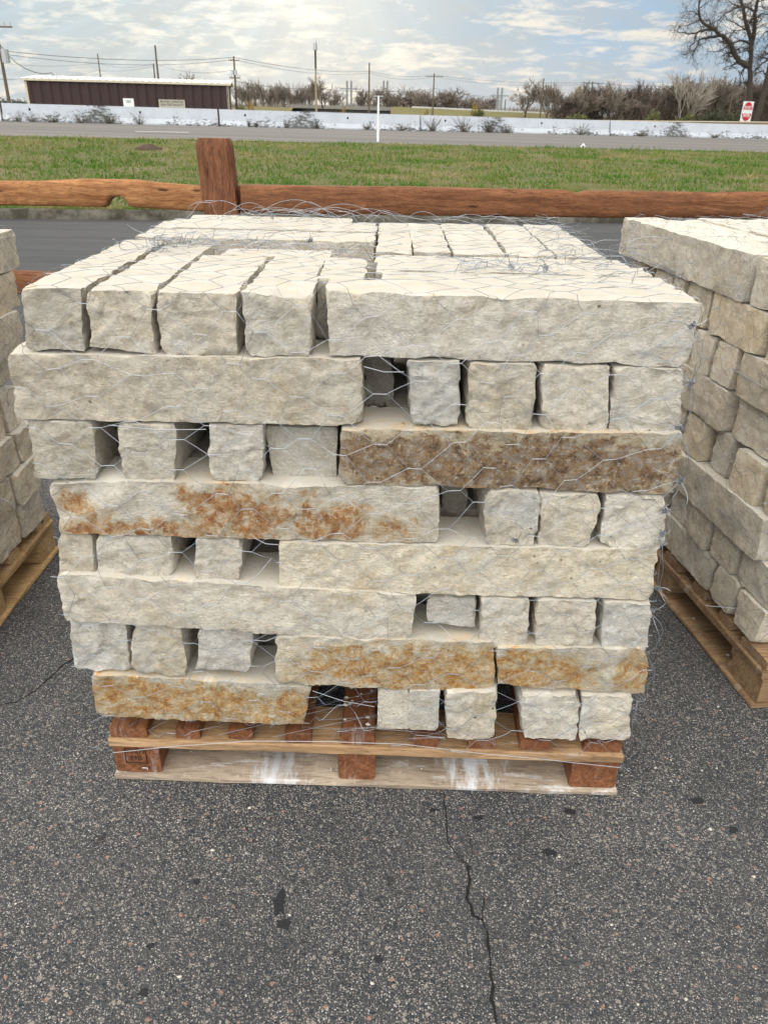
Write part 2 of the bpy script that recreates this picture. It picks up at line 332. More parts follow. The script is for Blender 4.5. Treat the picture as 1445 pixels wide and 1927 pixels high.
g = N.n('ShaderNodeNewGeometry').outputs['Position']
c = N.ramp(N.noise(g, 0.9, 6, 0.7), [(0.35, (0.075, 0.09, 0.028)), (0.5, (0.12, 0.115, 0.048)), (0.65, (0.16, 0.135, 0.08))])
finish(N, c, 1.0, N.noise(g, 12.0, 4), 0.03, 0.8); M['turf'] = m
m, N = new_mat('grass_blades')
g = N.n('ShaderNodeNewGeometry').outputs['Position']
sel = N.math('ADD', N.math('MULTIPLY', N.noise(N.mapping(g, scale=(0.55, 0.9, 1)), 1.0, 5, 0.7), 0.72), N.math('MULTIPLY', N.noise(g, 9.0, 3), 0.28))
c = N.ramp(sel, [(0.43, (0.06, 0.165, 0.014)), (0.49, (0.115, 0.20, 0.027)), (0.535, (0.20, 0.215, 0.062)), (0.59, (0.36, 0.30, 0.14))])
b = N.n('ShaderNodeBsdfPrincipled', inp={'Roughness': 0.6, 'Specular IOR Level': 0.2, 'Base Color': c})
tr = N.n('ShaderNodeBsdfTranslucent', inp={0: c}); mx = N.n('ShaderNodeMixShader', inp={0: 0.35, 1: b.outputs[0], 2: tr.outputs[0]})
N.n('ShaderNodeOutputMaterial', inp={0: mx.outputs[0]}); M['grass'] = m
m, N = new_mat('stained_white_concrete')
o = N.n('ShaderNodeTexCoord').outputs['Object']; sp = N.n('ShaderNodeSeparateXYZ', inp={0: o})
c = N.mix(N.noise(o, 1.5, 5), (0.38, 0.41, 0.455), (0.54, 0.575, 0.63))
lowz = N.ramp(sp.outputs[2], [(0.0, 0.10), (0.40, 0.05), (0.75, 0.0)])
n = N.math('ADD', N.math('ADD', N.math('MULTIPLY', N.noise(N.mapping(o, scale=(1.2, 1, 2.6)), 4.5, 9, 0.78, 0.3), 0.6), N.math('MULTIPLY', N.noise(o, 0.35, 2), 0.4)), lowz)
c = N.mix(N.ramp(n, [(0.60, 0.0), (0.625, 0.9)]), c, (0.06, 0.06, 0.055))
c = N.mix(N.ramp(N.math('ADD', N.math('MULTIPLY', N.noise(N.mapping(o, scale=(0.4, 1, 9)), 1.0, 3), 1.0), 0), [(0.55, 0), (0.75, 0.35)]), c, (0.30, 0.31, 0.33))
finish(N, c, 0.85); M['barrier'] = m
m, N = new_mat('kerb_concrete')
g = N.n('ShaderNodeNewGeometry').outputs['Position']
c = N.mix(N.ramp(N.noise(g, 3.0, 6, 0.7), [(0.4, 0), (0.6, 1)]), (0.035, 0.032, 0.022), (0.115, 0.108, 0.09))
finish(N, c, 0.95, N.noise(g, 25.0, 4), 0.02, 0.6); M['kerb'] = m
m, N = new_mat('maroon_wall_sheet')
o = N.n('ShaderNodeTexCoord').outputs['Object']
c = N.mix(N.noise(N.mapping(o, scale=(3, 3, 0.3)), 1.0, 4), (0.033, 0.018, 0.018), (0.052, 0.029, 0.029))
finish(N, c, 0.5); M['maroon'] = m
m, N = new_mat('tar'); finish(N, (0.016, 0.018, 0.022), 0.6, N.noise(N.n('ShaderNodeNewGeometry').outputs['Position'], 150.0, 3), 0.002, 0.8); M['tar'] = m
m, N = new_mat('crack_black'); finish(N, (0.012, 0.012, 0.013), 1.0); M['crack'] = m
m, N = new_mat('dry_hillside')
g = N.n('ShaderNodeNewGeometry').outputs['Position']
c = N.mix(N.noise(g, 0.25, 5, 0.7), (0.085, 0.09, 0.035), (0.20, 0.17, 0.08)); finish(N, c, 1.0); M['far_ground'] = m


# ------------------------------------------------------------------ mesh helpers
class MB:
    def __init__(s): s.v = []; s.f = []

    def add(s, vs, fs):
        b = len(s.v); s.v += [tuple(v) for v in vs]; s.f += [tuple(i + b for i in f) for f in fs]; return s

    def box(s, a, b, jit=0.0, rot=None):
        vs = [Vector((x, y, z)) for z in (a[2], b[2]) for y in (a[1], b[1]) for x in (a[0], b[0])]
        if jit: vs = [v + Vector((R.uniform(-jit, jit), R.uniform(-jit, jit), R.uniform(-jit, jit))) for v in vs]
        if rot: vs = [rot @ v for v in vs]
        return s.add(vs, [(0, 2, 3, 1), (4, 5, 7, 6), (0, 1, 5, 4), (2, 6, 7, 3), (0, 4, 6, 2), (1, 3, 7, 5)])

    def rbox(s, a, b, ch=0.004, seg=10, wob=0.0015, axis=0):
        """board: chamfered cross-section, lofted along an axis with slight wobble"""
        o = [i for i in range(3) if i != axis]
        n = max(1, seg); prof = []
        p0, p1 = a[o[0]], b[o[0]]; q0, q1 = a[o[1]], b[o[1]]
        prof = [(p0 + ch, q0), (p1 - ch, q0), (p1, q0 + ch), (p1, q1 - ch), (p1 - ch, q1), (p0 + ch, q1), (p0, q1 - ch), (p0, q0 + ch)]
        vs = []; sd = R.random() * 50
        for i in range(n + 1):
            t = a[axis] + (b[axis] - a[axis]) * i / n
            for kk, (p, q) in enumerate(prof):
                w = noise.noise(Vector((t * 6, kk * 1.7, sd))) * wob * 2
                w2 = noise.noise(Vector((t * 6, kk * 1.7, sd + 9))) * wob * 2
                v = [0, 0, 0]; v[axis] = t; v[o[0]] = p + w; v[o[1]] = q + w2; vs.append(v)
        fs = []
        for i in range(n):
            for kk in range(8):
                fs.append((i * 8 + kk, i * 8 + (kk + 1) % 8, (i + 1) * 8 + (kk + 1) % 8, (i + 1) * 8 + kk))
        fs.append(tuple(range(8))[::-1]); fs.append(tuple(n * 8 + kk for kk in range(8)))
        return s.add(vs, fs)

    def tube(s, pts, rad, sides=4, cap=True):
        pts = [Vector(p) for p in pts]; n = len(pts)
        if n < 2: return s
        rs = rad if isinstance(rad, (list, tuple)) else [rad] * n
        vs = []; ref = None
        for i, p in enumerate(pts):
            t = (pts[min(i + 1, n - 1)] - pts[max(i - 1, 0)])
            if t.length < 1e-9: t = Vector((0, 0, 1))
            t.normalize()
            if ref is None:
                ref = Vector((0, 0, 1)) if abs(t.z) < 0.9 else Vector((1, 0, 0))
            a = (ref - t * ref.dot(t)); a = a.normalized() if a.length > 1e-6 else t.orthogonal().normalized()
            b = t.cross(a); ref = a
            for kk in range(sides):
                an = 2 * pi * kk / sides; vs.append(p + (a * cos(an) + b * sin(an)) * rs[i])
        fs = [(i * sides + kk, i * sides + (kk + 1) % sides, (i + 1) * sides + (kk + 1) % sides, (i + 1) * sides + kk) for i in range(n - 1) for kk in range(sides)]
        if cap and sides > 2:
            fs.append(tuple(range(sides))[::-1]); fs.append(tuple((n - 1) * sides + kk for kk in range(sides)))
        return s.add(vs, fs)

    def build(s, name, mat, parent=None, smooth=False, origin=None, sharp=None):
        me = bpy.data.meshes.new(name)
        org = Vector(origin) if origin is not None else Vector((0, 0, 0))
        va = np.array(s.v, dtype=np.float64) - np.array(org)
        me.from_pydata(va.tolist(), [], s.f); me.update()
        ms = mat if isinstance(mat, (list, tuple)) else [mat]
        for mm in ms: me.materials.append(mm)
        if smooth:
            me.polygons.foreach_set('use_smooth', [True] * len(me.polygons))
            if sharp: me.set_sharp_from_angle(angle=radians(sharp))
        ob = bpy.data.objects.new(name, me); col.objects.link(ob); ob.location = org
        if parent: ob.parent = parent
        return ob


def tag(o, label=None, cat=None, group=None, kind=None):
    if label: o['label'] = label
    if cat: o['category'] = cat
    if group: o['group'] = group
    if kind: o['kind'] = kind
    return o


def empty(name, loc=(0, 0, 0), rz=0.0, label=None, cat=None, group=None):
    o = bpy.data.objects.new(name, None); col.objects.link(o); o.location = loc; o.rotation_euler.z = rz; o.empty_display_size = 0.2
    return tag(o, label, cat, group)


def tri_mesh(name, verts, mat, n=3):
    """fast mesh from an (k*n,3) array, n verts per face"""
    k = len(verts) // n; me = bpy.data.meshes.new(name)
    me.vertices.add(len(verts)); me.vertices.foreach_set('co', verts.astype(np.float32).ravel())
    me.loops.add(k * n); me.loops.foreach_set('vertex_index', np.arange(k * n, dtype=np.int32))
    me.polygons.add(k); me.polygons.foreach_set('loop_start', np.arange(0, k * n, n, dtype=np.int32)); me.polygons.foreach_set('loop_total', np.full(k, n, dtype=np.int32))
    me.update(); me.validate(); me.materials.append(mat)
    ob = bpy.data.objects.new(name, me); col.objects.link(ob); return ob


def text_verts(txt, size, bold=0.0):
    cu = bpy.data.curves.new('lettering', 'FONT'); cu.body = txt; cu.size = size; cu.align_x = 'CENTER'; cu.align_y = 'CENTER'; cu.offset = bold; cu.resolution_u = 3
    ob = bpy.data.objects.new('lettering', cu); col.objects.link(ob)
    dg = bpy.context.evaluated_depsgraph_get(); me = ob.evaluated_get(dg).to_mesh()
    vs = [v.co.copy() for v in me.vertices]; fs = [tuple(p.vertices) for p in me.polygons]
    ob.evaluated_get(dg).to_mesh_clear(); bpy.data.objects.remove(ob); bpy.data.curves.remove(cu)
    return vs, fs

# ------------------------------------------------------------------ ground, roads, verge
def patch(name, near, far, nx, ny, mat, bump=0.0, ext=0.0, z0=0.0):
    """bilinear sheet between a near line and a far line (each a pair of 3-D points), optionally extended sideways"""
    a, b = [Vector(p) for p in near]; c, d = [Vector(p) for p in far]
    mb = MB(); vs = []
    for j in range(ny + 1):
        t = j / ny
        for i in range(nx + 1):
            s = -ext + (1 + 2 * ext) * i / nx
            p = (a.lerp(b, s)).lerp(c.lerp(d, s), t); p.z += z0
            if bump and 0 < j < ny: p.z += bump * (noise.fractal(Vector((p.x * 0.35, p.y * 0.5, 1.0)), 0.8, 2.0, 4) + 0.6 * sin(pi * t))
            vs.append(p)
    fs = [(j * (nx + 1) + i, j * (nx + 1) + i + 1, (j + 1) * (nx + 1) + i + 1, (j + 1) * (nx + 1) + i) for j in range(ny) for i in range(nx)]
    return tag(mb.add(vs, fs).build(name, mat, smooth=True), kind='structure')


tag(MB().add([(-3000, -200, -0.05), (3000, -200, -0.05), (3000, 3800, -0.05), (-3000, 3800, -0.05)], [(0, 1, 2, 3)]).build('ground', M['far_ground']), kind='structure')
tag(MB().add([(-14, -6, 0), (14, -6, 0), (14, 5.3, 0), (-14, 5.3, 0)], [(0, 1, 2, 3)]).build('parking_lot', M['asphalt']), kind='structure')
def kerb_y(x): return 12.72 + 0.12 * x
tag(MB().add([(-40, 5.26, 0.004), (40, 5.26, 0.004), (40, kerb_y(40), 0.004), (-40, kerb_y(-40), 0.004)], [(0, 1, 2, 3)]).build('road', M['road']), kind='structure')
# kerb with a rough dirty face
mb = MB(); vs = []; n = 160
for i in range(n + 1):
    x = -40 + 80 * i / n; y = kerb_y(x); w = noise.noise(Vector((x * 1.7, 0, 0))) * 0.03; w2 = noise.noise(Vector((x * 2.3, 4, 0))) * 0.02
    vs += [(x, y - 0.02 + w, -0.01), (x, y + 0.02 + w, 0.12 + w2), (x, y + 0.16, 0.135 + w2), (x, y + 0.45, 0.11)]
fs = [(i * 4 + k_, (i + 1) * 4 + k_, (i + 1) * 4 + k_ + 1, i * 4 + k_ + 1) for i in range(n) for k_ in range(3)]
tag(mb.add(vs, fs).build('kerb', M['kerb'], smooth=True), kind='structure')
# the highway stands on a low bank: near edge and foot of the barrier, measured left and right
NL, NR = Vector((-11.0, 24.0, 0.734)), Vector((13.24, 30.0, 0.54))
FL, FR = Vector((-19.43, 42.5, 0.785)), Vector((24.08, 55.0, 0.507))
EXT = 0.9
def ln(a, b, t): return a + (b - a) * t
KL = Vector((ln(NL, NR, -EXT).x, kerb_y(ln(NL, NR, -EXT).x) + 0.3, 0.10)); KR = Vector((ln(NL, NR, 1 + EXT).x, kerb_y(ln(NL, NR, 1 + EXT).x) + 0.3, 0.10))
verge = patch('grass_verge', (KL, KR), (ln(NL, NR, -EXT), ln(NL, NR, 1 + EXT)), 120, 50, M['turf'], 0.045)
patch('highway', (ln(NL, NR, -EXT), ln(NL, NR, 1 + EXT)), (ln(FL, FR, -EXT), ln(FL, FR, 1 + EXT)), 40, 10, M['highway'], 0, 0, 0.004)
# bank falling away behind the barrier
bl, br_ = ln(FL, FR, -EXT), ln(FL, FR, 1 + EXT)
patch('verge_behind_barrier', (bl, br_), (bl + Vector((0, 6, -0.75)), br_ + Vector((0, 6, -0.5))), 30, 4, M['far_ground'], 0)

# grass blades on the verge
rng = np.random.default_rng(5)
NB = 110000
tt = rng.random(NB) ** 1.25; ss = rng.random(NB)
me = verge.data; co = np.zeros(len(me.vertices) * 3, dtype=np.float32); me.vertices.foreach_get('co', co); co = co.reshape(51, 121, 3)
# restrict to the part around the view
ss = 0.16 + 0.68 * ss
fi = ss * 120; fj = tt * 50; i0 = np.minimum(fi.astype(int), 119); j0 = np.minimum(fj.astype(int), 49); fi -= i0; fj -= j0
pp = (co[j0, i0] * ((1 - fi) * (1 - fj))[:, None] + co[j0, i0 + 1] * (fi * (1 - fj))[:, None] + co[j0 + 1, i0] * ((1 - fi) * fj)[:, None] + co[j0 + 1, i0 + 1] * (fi * fj)[:, None])
an = rng.random(NB) * 2 * np.pi; hh = 0.035 + 0.075 * rng.random(NB) ** 2; ww = 0.008 + 0.010 * rng.random(NB)
cl = np.array([noise.noise(Vector((float(a_[0]) * 1.1, float(a_[1]) * 1.1, 3.0))) for a_ in pp]); hh *= np.clip(1.0 + 1.3 * cl, 0.35, 2.0)
dx = np.stack([np.cos(an) * ww, np.sin(an) * ww, np.zeros(NB)], 1); le = rng.normal(0, 0.55, (NB, 2)) * hh[:, None]
tip = pp + np.stack([le[:, 0], le[:, 1], hh], 1)
V = np.empty((NB * 3, 3)); V[0::3] = pp - dx; V[1::3] = pp + dx; V[2::3] = tip
# a fringe of taller dry grass along the kerb
NB2 = 9000; x_ = rng.uniform(-9, 9, NB2); y_ = kerb_y(x_) + 0.12 + np.abs(rng.normal(0, 0.16, NB2)); pp = np.stack([x_, y_, np.full(NB2, 0.10)], 1)
an = rng.random(NB2) * 2 * np.pi; hh = 0.04 + 0.09 * rng.random(NB2); cl = np.array([noise.noise(Vector((float(a_) * 1.5, 0, 8.0))) for a_ in x_]); hh *= np.clip(0.9 + 1.6 * cl, 0.1, 2.2)
dx = np.stack([np.cos(an) * 0.007, np.sin(an) * 0.007, np.zeros(NB2)], 1); le = rng.normal(0, 0.4, (NB2, 2)) * hh[:, None]; tip = pp + np.stack([le[:, 0], le[:, 1], hh], 1)
V2 = np.empty((NB2 * 3, 3)); V2[0::3] = pp - dx; V2[1::3] = pp + dx; V2[2::3] = tip
g_ = tri_mesh('grass', np.concatenate([V, V2]), M['grass']); tag(g_, 'green and straw coloured grass on the bank below the highway', kind='stuff')

# cracks in the asphalt
def ribbon(pix, w0, name, seed):
    rr = random.Random(seed); pts = [ground(x, y) for x, y in pix]; dense = []
    for a, b in zip(pts, pts[1:]):
        n = max(2, int((b - a).length / 0.007))
        for i in range(n): dense.append(a.lerp(b, i / n))
    dense.append(pts[-1]); vs = []
    for i, p in enumerate(dense):
        t = (dense[min(i + 1, len(dense) - 1)] - dense[max(0, i - 1)]).normalized(); nrm = Vector((-t.y, t.x, 0))
        c_ = p + nrm * (noise.noise(Vector((i * 0.35, seed, 0))) * 0.005)
        w = w0 * (0.45 + 0.75 * rr.random()) * (1 - 0.6 * abs(noise.noise(Vector((i * 0.08, seed, 5)))))
        vs += [(c_ + nrm * w) + Vector((0, 0, 0.0015)), (c_ - nrm * w) + Vector((0, 0, 0.0015))]
    fs = [(2 * i, 2 * i + 2, 2 * i + 3, 2 * i + 1) for i in range(len(dense) - 1)]
    tag(MB().add(vs, fs).build(name, M['crack']), kind='structure')


ribbon([(834, 1492), (840, 1545), (842, 1585), (862, 1612), (880, 1630)], 0.0016, 'pavement_crack', 1)
ribbon([(880, 1630), (883, 1665), (878, 1690), (890, 1720), (907, 1732), (917, 1760), (921, 1800), (925, 1850), (927, 1890), (934, 1927), (940, 1990)], 0.0034, 'pavement_crack', 2)
ribbon([(911, 1690), (909, 1712), (907, 1732)], 0.0018, 'pavement_crack', 3)
ribbon([(-20, 1330), (30, 1322), (65, 1302), (95, 1275), (122, 1250), (150, 1235)], 0.0026, 'pavement_crack', 4)
def tar(px, py, rx, ry, seed):
    c_ = ground(px, py); rr = random.Random(seed); vs = [(c_.x, c_.y, .0012)]; n = 26
    for q in range(n):
        a = 2 * pi * q / n; k_ = .55 + .55 * (noise.noise(Vector((cos(a) * 1.6, sin(a) * 1.6, seed))) + .5) + rr.uniform(-.1, .1); vs.append((c_.x + cos(a) * rx * k_, c_.y + sin(a) * ry * k_, .0012))
    tag(MB().add(vs, [(0, q + 1, (q + 1) % n + 1) for q in range(n)]).build('tar_spot', M['tar']), kind='structure')


for q, (x, y, a, b) in enumerate([(528, 1698, .016, .030), (534, 1738, .020, .012), (1312, 1507, .026, .010), (1032, 1605, .017, .012), (900, 1540, .013, .010), (815, 1524, .012, .006), (1070, 1528, .020, .008), (1378, 1562, .014, .009), (712, 1805, .010, .009), (285, 1780, .010, .008), (270, 1868, .012, .010), (1180, 1320, .020, .010), (370, 1660, .010, .008)]): tar(x, y, a, b, q * 3.1)
ribbon([(884, 1632), (888, 1600), (880, 1560)], 0.0007, 'pavement_crack', 5)

# ------------------------------------------------------------------ limestone blocks
def facet(S, k, s):
    q = S * k + noise.noise_vector(S * k * 1.3) * .35
    d_, pt = noise.voronoi(q); h_ = noise.cell_vector(Vector((math.floor(pt[0].x * 97), math.floor(pt[0].y * 89), math.floor(pt[0].z * 83)))) - Vector((.5, .5, .5))
    return s * (q - pt[0]).dot(h_) * 2


def block(name, frame, Q, w0, d, mat, seed, step=0.008, stepw=0.022, stain=None, amp=1.0, chip=None, taper=0.0):
    """Q = (u,z) of TL,TR,BR,BL of the front face in the pallet's frame; w = depth. Four split faces, sawn top and bottom."""
    TL, TR, BR, BL = [Vector(q) for q in Q]
    Lu = (TR - TL).length; Lz = (TL - BL).length
    nu = max(2, int(round(Lu / step))) if Lu / step < 110 else 110; nz = max(2, int(round(Lz / step))); nw = max(2, int(round(d / stepw)))
    rr = random.Random(seed); so_ = Vector((rr.uniform(0, 90), rr.uniform(0, 90), rr.uniform(0, 90)))
    cs = []
    for _ in range(3 if chip is None else 4):   # knocked-off corners
        sx = rr.choice((0, 1)); sz = rr.choice((0, 1)); cs.append((sx, sz, rr.uniform(0.002, 0.015) * amp, rr.uniform(0.5, 1.6), rr.uniform(0.4, 1.4)))
    ctr = Vector(((TL.x + TR.x + BR.x + BL.x) / 4, w0 + d / 2, (TL.y + TR.y + BR.y + BL.y) / 4))
    idx = {}; vs = []; stv = []
    back_in = [rr.uniform(-0.008, 0.008) for _ in range(4)]
    for i in range(nu + 1):
        s = i / nu
        for j in range(nz + 1):
            t = j / nz
            top = TL.lerp(TR, s); bot = BL.lerp(BR, s); q = bot.lerp(top, t)
            for kk in range(nw + 1):
                onb = i in (0, nu) or j in (0, nz) or kk in (0, nw)
                if not onb: continue
                r = kk / nw
                u = q.x + (back_in[0] * (1 - s) + back_in[1] * s) * r; z = q.y; w = w0 + d * r
                P = Vector((u, w, z)); S = P + so_
                D = Vector((0, 0, 0))
                if kk in (0, nw):
                    du = min(s, 1 - s) * Lu; dz = min(t, 1 - t) * Lz
                    A = 0.0045 * noise.fractal(S * 9, 0.9, 2.0, 3) + facet(S, 12, .0055) + facet(S, 34, .0030) + 0.0030 * (0.5 - abs(noise.noise(S * 24))) * 2 + 0.0032 * noise.fractal(S * 55, 0.5, 2.0, 3) + 0.0022 * (0.4 - abs(noise.noise(Vector((S.x * 60, S.y * 60, S.z * 110))))) * 2
                    A -= 0.009 * exp(-du / 0.005) * max(0, noise.noise(S * 17 + Vector((9, 0, 0))) * 2.2 - 0.1)
                    A -= 0.005 * exp(-dz / 0.004) * max(0, noise.noise(S * 16 + Vector((0, 9, 0))) * 2.2 - .25)
                    D.y += (-1 if kk == 0 else 1) * A * amp
                if i in (0, nu):
                    A = 0.0045 * noise.fractal(S * 8 + Vector((3, 3, 3)), 0.9, 2.0, 3) + facet(S, 14, .0045) + 0.0028 * (0.5 - abs(noise.noise(S * 24))) * 2 + 0.0022 * noise.fractal(S * 60, .6, 2.0, 2)
                    dz = min(t, 1 - t) * Lz
                    A -= 0.008 * exp(-dz / 0.007) * max(0, noise.noise(S * 15 + Vector((0, 4, 9))) * 2 + 0.05)
                    D.x += (-1 if i == 0 else 1) * (A - 0.0045) * amp
                if j in (0, nz):
                    near = min(s, 1 - s) * Lu
                    A = 0.0012 * noise.noise(S * 30) - 0.004 * exp(-min(near, r * d) / 0.008) * max(0, noise.noise(S * 18) * 2)
                    D.z += (-1 if j == 0 else 1) * (A - 0.0006)
                P += D
                for sx, sz, dd, a1, a2 in cs:
                    # plane cutting a front corner edge
                    eu = (s if sx == 0 else 1 - s) * Lu; ez = (t if sz == 0 else 1 - t) * Lz; ew = r * d
                    g = dd - (eu * a1 + ez * a2 + ew * 1.3) * 0.6
                    if g > 0:
                        P.x += g * 0.6 * (1 if sx == 0 else -1); P.z += g * 0.5 * (1 if sz == 0 else -1); P.y += g * 0.9
                if chip:
                    cu, cz, cn, cd = chip   # plane through front face
                    pn = Vector(cn).normalized(); pc_ = Vector((TL.x + (TR.x - TL.x) * cu, w0, BL.y + (TL.y - BL.y) * cz))
                    g = (P - pc_).dot(pn) + 0.004 * noise.noise(S * 30)
                    if g > 0: P -= pn * min(g, cd)
                idx[(i, j, kk)] = len(vs); vs.append(P - ctr)
                sv = 0.0
                if stain and kk <= 1:
                    for (bs, bt, rs, rt, val) in stain:
                        sv = max(sv, val * max(0.0, min(1.0, 1.6 * (1 - math.hypot((s - bs) / rs, (t - bt) / rt)))))
                    if kk == 1: sv *= 0.45
                stv.append(sv)
    fs = []; sp = []
    for i in range(nu):
        for j in range(nz):
            fs.append((idx[i, j, 0], idx[i + 1, j, 0], idx[i + 1, j + 1, 0], idx[i, j + 1, 0])); sp.append(1)
            fs.append((idx[i, j, nw], idx[i, j + 1, nw], idx[i + 1, j + 1, nw], idx[i + 1, j, nw])); sp.append(1)
    for i in range(nu):
        for kk in range(nw):
            fs.append((idx[i, 0, kk], idx[i, 0, kk + 1], idx[i + 1, 0, kk + 1], idx[i + 1, 0, kk])); sp.append(0)
            fs.append((idx[i, nz, kk], idx[i + 1, nz, kk], idx[i + 1, nz, kk + 1], idx[i, nz, kk + 1])); sp.append(0)
    for j in range(nz):
        for kk in range(nw):
            fs.append((idx[0, j, kk], idx[0, j + 1, kk], idx[0, j + 1, kk + 1], idx[0, j, kk + 1])); sp.append(1)
            fs.append((idx[nu, j, kk], idx[nu, j, kk + 1], idx[nu, j + 1, kk + 1], idx[nu, j + 1, kk])); sp.append(1)
    me = bpy.data.meshes.new(name); me.from_pydata([tuple(v) for v in vs], [], fs); me.update()
    at_ = me.attributes.new('split', 'FLOAT', 'FACE'); at_.data.foreach_set('value', sp)
    if stain:
        at_ = me.attributes.new('stain', 'FLOAT', 'POINT'); at_.data.foreach_set('value', stv)
    me.polygons.foreach_set('use_smooth', [True] * len(fs)); me.set_sharp_from_angle(angle=radians(50))
    me.materials.append(mat)
    ob = bpy.data.objects.new(name, me); col.objects.link(ob); ob.matrix_world = frame @ Matrix.Translation(ctr)
    arr = np.array([tuple(v + ctr) for v in vs])
    return ob, arr


def frame_of(o, ang): return Matrix.Translation(o) @ Matrix.Rotation(ang, 4, 'Z')


F0 = Matrix.Identity(4)
main_pts = []
def Yf(px, row):
    t = (row - 1) / 7.0; return 1.405 + 0.027 * t - (1 - t) * 0.022 * (px - 190) / 1000.0


def qpx(quad, row, dw):
    out = []
    for (x, y) in quad:
        p = at(x, y, Yf(x, row) + dw); out.append((p.x, p.z))
    return out


BLK = []
# each entry: row, quad(px) TL TR BR BL, setback, depth, material, stain blobs, chip, label
def B(row, quad, dw, d, mat, label, stain=None, chip=None, amp=1.0): BLK.append((row, quad, dw, d, mat, label, stain, chip, amp))


B(8, [(36, 541), (158, 543), (165, 662), (54, 660)], 0, .60, 'stone', 'square cream block end at the left corner of the top course')
B(8, [(165, 545), (288, 547), (293, 667), (167, 652)], 0, .55, 'stone', 'cream block end beside the left corner block of the top course')
B(8, [(290, 549), (446, 552), (449, 672), (302, 668)], 0, .41, 'stone', 'widest buff block end in the top course, left of the chipped one')
B(8, [(457, 545), (590, 548), (588, 676), (458, 668)], 0, .38, 'stone', 'block end in the top course with a white chipped upper edge', chip=(0.55, 0.80, (0.30, -0.75, 0.70), 0.05))
B(8, [(594, 522), (690, 526), (690, 640), (594, 636)], .13, .25, 'stone', 'narrow block set back in the top course beside the long front block')
B(8, [(610, 546), (1322, 570), (1293, 692), (616, 668)], 0, .115, 'stone', 'long greyish block along the right front of the top course')
B(7, [(14, 664), (684, 675), (684, 802), (30, 788)], -.005, .13, 'stone', 'long plain buff block under the top course, jutting out at the left corner')
B(7, [(685, 672), (741, 672), (741, 765), (685, 765)], .17, .30, 'stone_shaded', 'shadowed block deep in the gap beside the long second course block')
B(7, [(766, 678), (868, 680), (866, 801), (768, 800)], 0, .55, 'stone', 'upright block end right of the gap in the second course from the top')
B(7, [(875, 682), (1012, 685), (1002, 812), (876, 808)], 0, .55, 'stone', 'nearly square block end second from the gap, under the long top block')
B(7, [(1014, 686), (1153, 690), (1143, 815), (1018, 811)], 0, .55, 'stone', 'block end with a jagged right edge, under the long top block')
B(7, [(1155, 690), (1290, 694), (1278, 818), (1143, 814)], 0, .55, 'stone', 'block end at the right corner of the second course from the top')
B(6, [(50, 790), (180, 793), (186, 902), (66, 899)], 0, .55, 'stone', 'rough block end at the left corner of the third course from the top')
B(6, [(219, 795), (335, 797), (331, 906), (230, 905)], 0, .55, 'stone', 'pale block end between two dark gaps in the third course from the top')
B(6, [(389, 797), (497, 800), (493, 907), (391, 906)], 0, .55, 'stone', 'block end with pitted surface left of the smooth one in the third course')
B(6, [(497, 801), (636, 804), (634, 898), (514, 897)], .03, .52, 'stone', 'smooth yellowish block end beside the brown weathered block', amp=0.35)
B(6, [(637, 806), (1284, 815), (1272, 931), (638, 909)], -.008, .13, 'brown', 'long block with a dark brown weathered face',
  stain=[(.22, .45, .4, .7, 1.1), (.6, .40, .6, .75, 1.2), (.93, .45, .2, .6, 1.0), (.08, .5, .2, .6, .9)])
B(5, [(80, 902), (828, 917), (827, 1025), (110, 1003)], -.008, .13, 'rust', 'long white block with bright rust orange patches',
  stain=[(.05, .66, .06, .34, .95), (.10, .42, .09, .32, .8), (.10, .12, .13, .28, .95), (.28, .12, .22, .28, .9), (.44, .55, .14, .62, 1.1), (.55, .45, .14, .48, 1.05), (.47, .2, .16, .4, .95), (.63, .22, .12, .3, .7), (.73, .32, .14, .46, 1.05), (.85, .25, .10, .34, .7), (.93, .2, .07, .3, .5), (.66, .85, .08, .14, .5), (.36, .8, .05, .3, .6)], chip=(0.17, 0.7, (-0.30, -0.8, 0.45), 0.02))
B(5, [(830, 912), (882, 912), (878, 972), (830, 972)], .16, .30, 'stone_shaded', 'shadowed block deep in the gap beside the rust stained block')
B(5, [(910, 918), (1018, 925), (1008, 1026), (913, 1023)], 0, .55, 'stone', 'block end right of the gap beside the rust stained block')
B(5, [(1014, 926), (1133, 930), (1112, 1030), (1010, 1028)], 0, .55, 'stone', 'bluish white block end below the brown weathered block, middle of three')
B(5, [(1140, 930), (1252, 934), (1248, 1036), (1128, 1030)], 0, .55, 'stone', 'block end at the right corner below the brown weathered block')
B(4, [(107, 1004), (178, 1006), (183, 1096), (116, 1090)], -.004, .55, 'stone', 'narrow white block end at the left corner under the rust stained block')
B(4, [(182, 1006), (325, 1009), (328, 1105), (183, 1098)], 0, .55, 'stone', 'wide rough block end under the rust stained block')
B(4, [(364, 1010), (457, 1012), (452, 1104), (366, 1100)], 0, .55, 'stone', 'block end standing between two dark gaps under the rust stained block')
B(4, [(525, 1018), (1238, 1036), (1230, 1132), (526, 1106)], -.004, .13, 'stone', 'long cream block with faint tan blotches, under the white block ends')
B(3, [(103, 1076), (785, 1122), (774, 1214), (122, 1165)], -.012, .14, 'stone', 'long cream block sloping down to the right, under the narrow white corner block')
B(3, [(803, 1122), (900, 1124), (896, 1182), (800, 1170)], .015, .40, 'stone', 'small half height block over a hollow, left of three block ends')
B(3, [(905, 1124), (1000, 1128), (996, 1222), (896, 1218)], 0, .55, 'stone', 'block end beside the small half height block')
B(3, [(1008, 1128), (1123, 1132), (1118, 1224), (1000, 1219)], 0, .55, 'stone', 'square grey white block end above the shorter ochre stained block')
B(3, [(1132, 1132), (1228, 1136), (1218, 1224), (1124, 1222)], 0, .55, 'stone', 'bluish white block end at the right corner above the ochre block')
